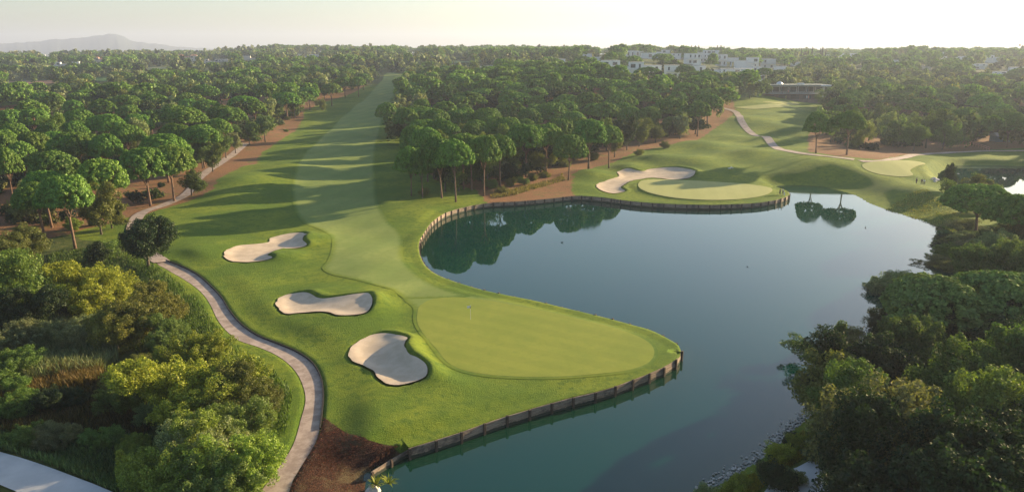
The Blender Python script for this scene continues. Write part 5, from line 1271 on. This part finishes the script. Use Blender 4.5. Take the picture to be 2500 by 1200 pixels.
def understorey():
    rng = np.random.default_rng(55); protos = []
    for i in range(5):
        D = rng.normal(size=(16, 3)); D /= np.linalg.norm(D, axis=1)[:, None]; D *= (.4 + .6 * rng.random((16, 1)))
        protos.append(cloud(rng, D * np.array([1.5, 1.5, .9]) + np.array([0, 0, .9]), np.full(16, .6), 20, .26, 1, .2, True))
    Vs = []; Fs = []; Cs = []; nv = 0
    for reg, P in REG.items():
        mn, mx = P.min(0), P.max(0); n = int((mx - mn).prod() / 16)
        q = mn + rng.random((n, 2)) * (mx - mn); sd = sdf(q[:, 0], q[:, 1], P, 30.); q = q[(sd > 9) & (q[:, 1] < 430)]
        for O_ in (FAIRW, SECOND, PATH2, PATH3, LAKE): q = q[sdf(q[:, 0], q[:, 1], O_, 8.) < -5]
        q = q[vnoise(q[:, 0], q[:, 1], 14, 6) > .3]; z = ground(q[:, 0], q[:, 1])
        for (x, y), zz in zip(q, z):
            V, Fq = protos[rng.integers(5)]; s = .6 + 1.0 * rng.random(); a = rng.random() * 6.28; c, n_ = math.cos(a), math.sin(a)
            Vs.append(np.column_stack([(V[:, 0] * c - V[:, 1] * n_) * s + x, (V[:, 0] * n_ + V[:, 1] * c) * s + y, V[:, 2] * s + zz])); Fs.append(Fq + nv); nv += len(V)
            h = np.array(HUE[('broad', 'dark', 'olive', 'grey')[rng.integers(4)]]) * (.7 + .5 * rng.random()); Cs.append(np.tile(np.append(h, 1), (len(V), 1)))
    me = mesh_np('understorey', np.concatenate(Vs), np.concatenate(Fs), 3, M['far_leaves'])
    at = me.attributes.new('tint', 'FLOAT_COLOR', 'POINT'); at.data.foreach_set('color', np.concatenate(Cs).astype(np.float32).ravel())
    tag(obj('understorey', me), 'low dark scrub growing under the pines', kind='stuff'); print('scrub', len(Vs))
understorey()

# ------------------------------------------------------------------ reeds, tall grass, undergrowth : stuff
def blades(name, P, n, h, w, hue, label, lean=.25, clump=3.0, seed=1):
    rng = np.random.default_rng(seed); mn, mx = P.min(0), P.max(0)
    q = mn + rng.random((n * 4, 2)) * (mx - mn); q = q[sdf(q[:, 0], q[:, 1], P, 1) > 0]
    q = q[vnoise(q[:, 0], q[:, 1], clump, seed) > rng.random(len(q)) * .75][:n]; n = len(q)
    z = ground(q[:, 0], q[:, 1]); hh = h * (.55 + .6 * rng.random(n)) * (.6 + .7 * vnoise(q[:, 0], q[:, 1], clump * 1.6, seed + 5))
    a = rng.random(n) * 6.28; A = np.stack([np.cos(a), np.sin(a), a * 0], 1); ld = rng.normal(size=(n, 2)) * lean
    B0 = np.column_stack([q, z - .1]); Md = B0 + np.column_stack([ld * hh[:, None] * .35, hh * .6]); Tp = B0 + np.column_stack([ld * hh[:, None], hh])
    ww = (w * (.6 + .8 * rng.random(n)))[:, None]
    V = np.stack([B0 - A * ww * .6, B0 + A * ww * .6, Md + A * ww, Md - A * ww, Tp], 1).reshape(-1, 3)
    i = np.arange(n)[:, None] * 5
    Fq = np.concatenate([i + np.array([[0, 1, 2]]), i + np.array([[0, 2, 3]]), i + np.array([[3, 2, 4]])]).reshape(-1, 3)
    me = mesh_np(name, V, Fq, 3, M['far_leaves'])
    hv = np.array(hue) * (.7 + .7 * rng.random((n, 1))) * (1 + (rng.random((n, 3)) - .5) * .15)
    at = me.attributes.new('tint', 'FLOAT_COLOR', 'POINT'); at.data.foreach_set('color', np.repeat(np.column_stack([hv, np.ones(n)]), 5, 0).astype(np.float32).ravel())
    tag(obj(name, me), label, kind='stuff')
blades('reeds', H2([(-60,800),(120,770),(230,790),(290,860),(240,900),(60,930),(-60,950)]), 15000, 2.4, .055, (0.16, 0.20, 0.085), 'pale green reed bed in the hollow', seed=2)
blades('orange_grass', H2([(30,925),(120,900),(240,890),(260,925),(150,945),(40,965)]), 6000, 1.7, .05, (0.15, 0.11, 0.032), 'orange dry grass strip between the reeds', seed=3)
blades('dry_grass', H2([(-60,950),(260,930),(420,990),(330,1050),(100,1060),(-60,1030)]), 11000, 1.3, .05, (0.075, 0.065, 0.02), 'dark brownish grass in the shaded hollow', seed=4)
blades('tall_grass', H2([(-60,1030),(250,1040),(480,1060),(640,1060),(600,1220),(300,1215),(180,1160),(0,1098),(-60,1090)]), 24000, 1.1, .045, (0.085, 0.15, 0.05), 'tall green grass above the concrete road', seed=5)
blades('undergrowth', H2([(120,620),(260,600),(380,650),(480,730),(560,840),(660,900),(715,960),(700,1060),(600,1120),(480,1120),(300,800),(100,700)]), 30000, .8, .05, (0.06, 0.11, 0.02), 'tangled green undergrowth on the ditch bank', seed=6)
blades('marsh_grass', H2([(2150,505),(2200,480),(2260,475),(2340,520),(2340,570),(2290,548),(2220,525)]), 5000, .4, .06, (0.22, 0.24, 0.07), 'dry marsh grass on the lake bank below the pond green', seed=7)
blades('bank_grass', H2([(1700,1203),(1780,1165),(1850,1125),(1925,1062),(1965,1030),(2000,1060),(1960,1110),(1880,1165),(1800,1230)]), 14000, .55, .04, (0.21, 0.20, 0.02), 'sunlit yellow-green weeds on the lake bank', seed=8)
blades('weeds', H2([(1195,478),(1290,455),(1350,440),(1372,425),(1380,440),(1330,455),(1250,478),(1200,485)]), 5000, .8, .08, (0.19, 0.17, 0.05), 'dry weeds on the brown bank at the middle wood', seed=9)
blades('mulch_twigs', MULCH, 14000, .16, .03, (0.10, 0.035, 0.02), 'reddish brown twigs strewn on the mulch bank', lean=1.6, seed=10)

# ------------------------------------------------------------------ far hills
def ridge(name, prof, d, label, col):
    pts = [(x, y) for x, y in prof]; xs = np.linspace(pts[0][0], pts[-1][0], 260)
    ys_ = np.interp(xs, [p[0] for p in pts], [p[1] for p in pts]); rng = np.random.default_rng(int(d))
    ys_ = ys_ + (vnoise(xs, xs * 0, 14, 3) - .5) * 3.6 + (vnoise(xs, xs * 0, 5, 8) - .5) * 1.8
    rows = []
    for k, (dd, f_) in enumerate(((-.22, 0), (-.15, .35), (-.08, .72), (-.03, .93), (0, 1), (.05, .8), (.16, .3), (.25, 0))):
        r = []
        for x, y_ in zip(xs, ys_):
            rr = ray(x, y_); t = d / rr[1]; top = CAM_H + rr[2] * t; D_ = d * (1 + dd)
            z = -60 + (top + 60) * f_ + (vnoise(np.array([x]), np.array([k * 40.]), 11, 6)[0] - .5) * .22 * (top + 30) * (1 - f_) * (f_ > 0)
            r.append((rr[0] / rr[1] * D_, D_, z))
        rows.append(r)
    V = [v for r in rows for v in r]; n = len(xs); Fq = [[r * n + i, r * n + i + 1, (r + 1) * n + i + 1, (r + 1) * n + i] for r in range(len(rows) - 1) for i in range(n - 1)]
    me = mesh_np(name, np.array(V), np.array(Fq), 4, simple(name + '_slope', col, .95, .3, .002, 0), True)
    tag(obj(name, me), label, kind='structure')
ridge('mountain', [(-500,122),(-200,112),(0,107),(40,105),(100,100),(128,95),(150,98),(185,92),(210,93),(240,87),(268,82),(300,88),(318,97),(350,104),(400,110),(450,115),(520,120),(700,124),(760,126)], 7000, 'blue mountain fading into the haze', (0.05, 0.07, 0.05))
ridge('hills', [(-600,124),(0,121),(200,122),(400,121),(600,118),(800,120),(1200,121),(1640,120),(1700,113),(1760,111),(1820,114),(1950,117),(2040,112),(2120,108),(2250,110),(2350,111),(2500,112),(2800,110),(3200,116)], 8200, 'faint line of hills along the horizon', (0.05, 0.07, 0.05))

# ------------------------------------------------------------------ labels for the trees that the photograph repeats
def ordinal(i):
    w = ['first', 'second', 'third', 'fourth', 'fifth', 'sixth', 'seventh', 'eighth', 'ninth', 'tenth', 'eleventh', 'twelfth', 'thirteenth', 'fourteenth', 'fifteenth', 'sixteenth']
    return w[i]
def row_labels():
    for reg in ('left wood', 'middle wood', 'right wood'):
        for kind, word in (('pine', 'umbrella pine'), ('broad', 'broadleaf tree')):
            T = [t for t in TREES if t['region'] == reg and t['kind'] == kind and not t['labelled']]
            T.sort(key=lambda t: t['y'])
            for r in range(0, len(T), 12):
                row = sorted(T[r:r + 12], key=lambda t: t['x'] / t['y']); k = r // 12
                ss = sorted(t['s'] for t in row); md = ss[len(ss) // 2]
                for i, t in enumerate(row):
                    adj = ('broad' if t['s'] > md * 1.05 else 'slim' if t['s'] < md * .95 else 'mid-sized') if kind == 'pine' else {'broad': 'mid-green', 'grey': 'grey-green', 'olive': 'olive', 'dark': 'dark', 'lime': 'lime-green'}.get(t['hue'], 'green')
                    rw = 'front row' if k == 0 else ordinal(k) + ' row'
                    t['o']['label'] = '%s %s, %s from the left in %s of the %s' % (adj, word, ordinal(i), rw if k == 0 else rw, reg)
row_labels()

# ------------------------------------------------------------------ air, sky, sun
hz = MB().box(0, 5200, 165, 24000, 12600, 470).build('haze')     # bottom is set below
hz.location.z = 0
me = hz.data
for v in me.vertices: v.co.z = -62.0 if v.co.z < 0 else 260.0
m = bpy.data.materials.new('haze_air'); m.use_nodes = True; nt = m.node_tree; nt.nodes.clear()
out = nt.nodes.new('ShaderNodeOutputMaterial'); pv = nt.nodes.new('ShaderNodeVolumePrincipled')
pv.inputs['Color'].default_value = (0.70, 0.79, 1.0, 1); pv.inputs['Density'].default_value = .00017; pv.inputs['Anisotropy'].default_value = .27
nt.links.new(pv.outputs[0], out.inputs['Volume']); me.materials.append(m)
tag(hz, 'pale morning haze over the whole course', kind='stuff')

W = bpy.data.worlds.new('World'); SC.world = W; W.use_nodes = True
nt = W.node_tree; bg = nt.nodes['Background']
sky = nt.nodes.new('ShaderNodeTexSky'); sky.sky_type = 'NISHITA'; sky.sun_disc = False
sky.sun_elevation = SUN_EL; sky.sun_rotation = SUN_AZ; sky.air_density = 1.0; sky.dust_density = 1.4; sky.ozone_density = 1.0; sky.altitude = 100
nt.links.new(mixc(nt, 1.0, sky.outputs[0], (.85, .93, 1.02), 'MULTIPLY'), bg.inputs['Color']); bg.inputs['Strength'].default_value = .080
ld = bpy.data.lights.new('sun', 'SUN'); ld.energy = 5.0; ld.angle = math.radians(.5); ld.color = (1.0, .77, .46)
lo = bpy.data.objects.new('sun', ld); COL.objects.link(lo); lo.rotation_euler = SUNV.to_track_quat('Z', 'Y').to_euler(); lo.location = (0, 0, 300)

vs = SC.view_settings; SC.display_settings.display_device = 'sRGB'
vs.view_transform = 'Standard'; vs.look = 'None'; vs.exposure = 1.5; vs.gamma = 1.0; vs.use_curve_mapping = False
cy = SC.cycles
cy.max_bounces = 5; cy.diffuse_bounces = 3; cy.glossy_bounces = 2; cy.transmission_bounces = 2; cy.volume_bounces = 0; cy.transparent_max_bounces = 4
cy.use_denoising = True; cy.caustics_reflective = False; cy.caustics_refractive = False; cy.sample_clamp_indirect = 4.0
print('objects', len(COL.objects), 'trees', len(TREES))
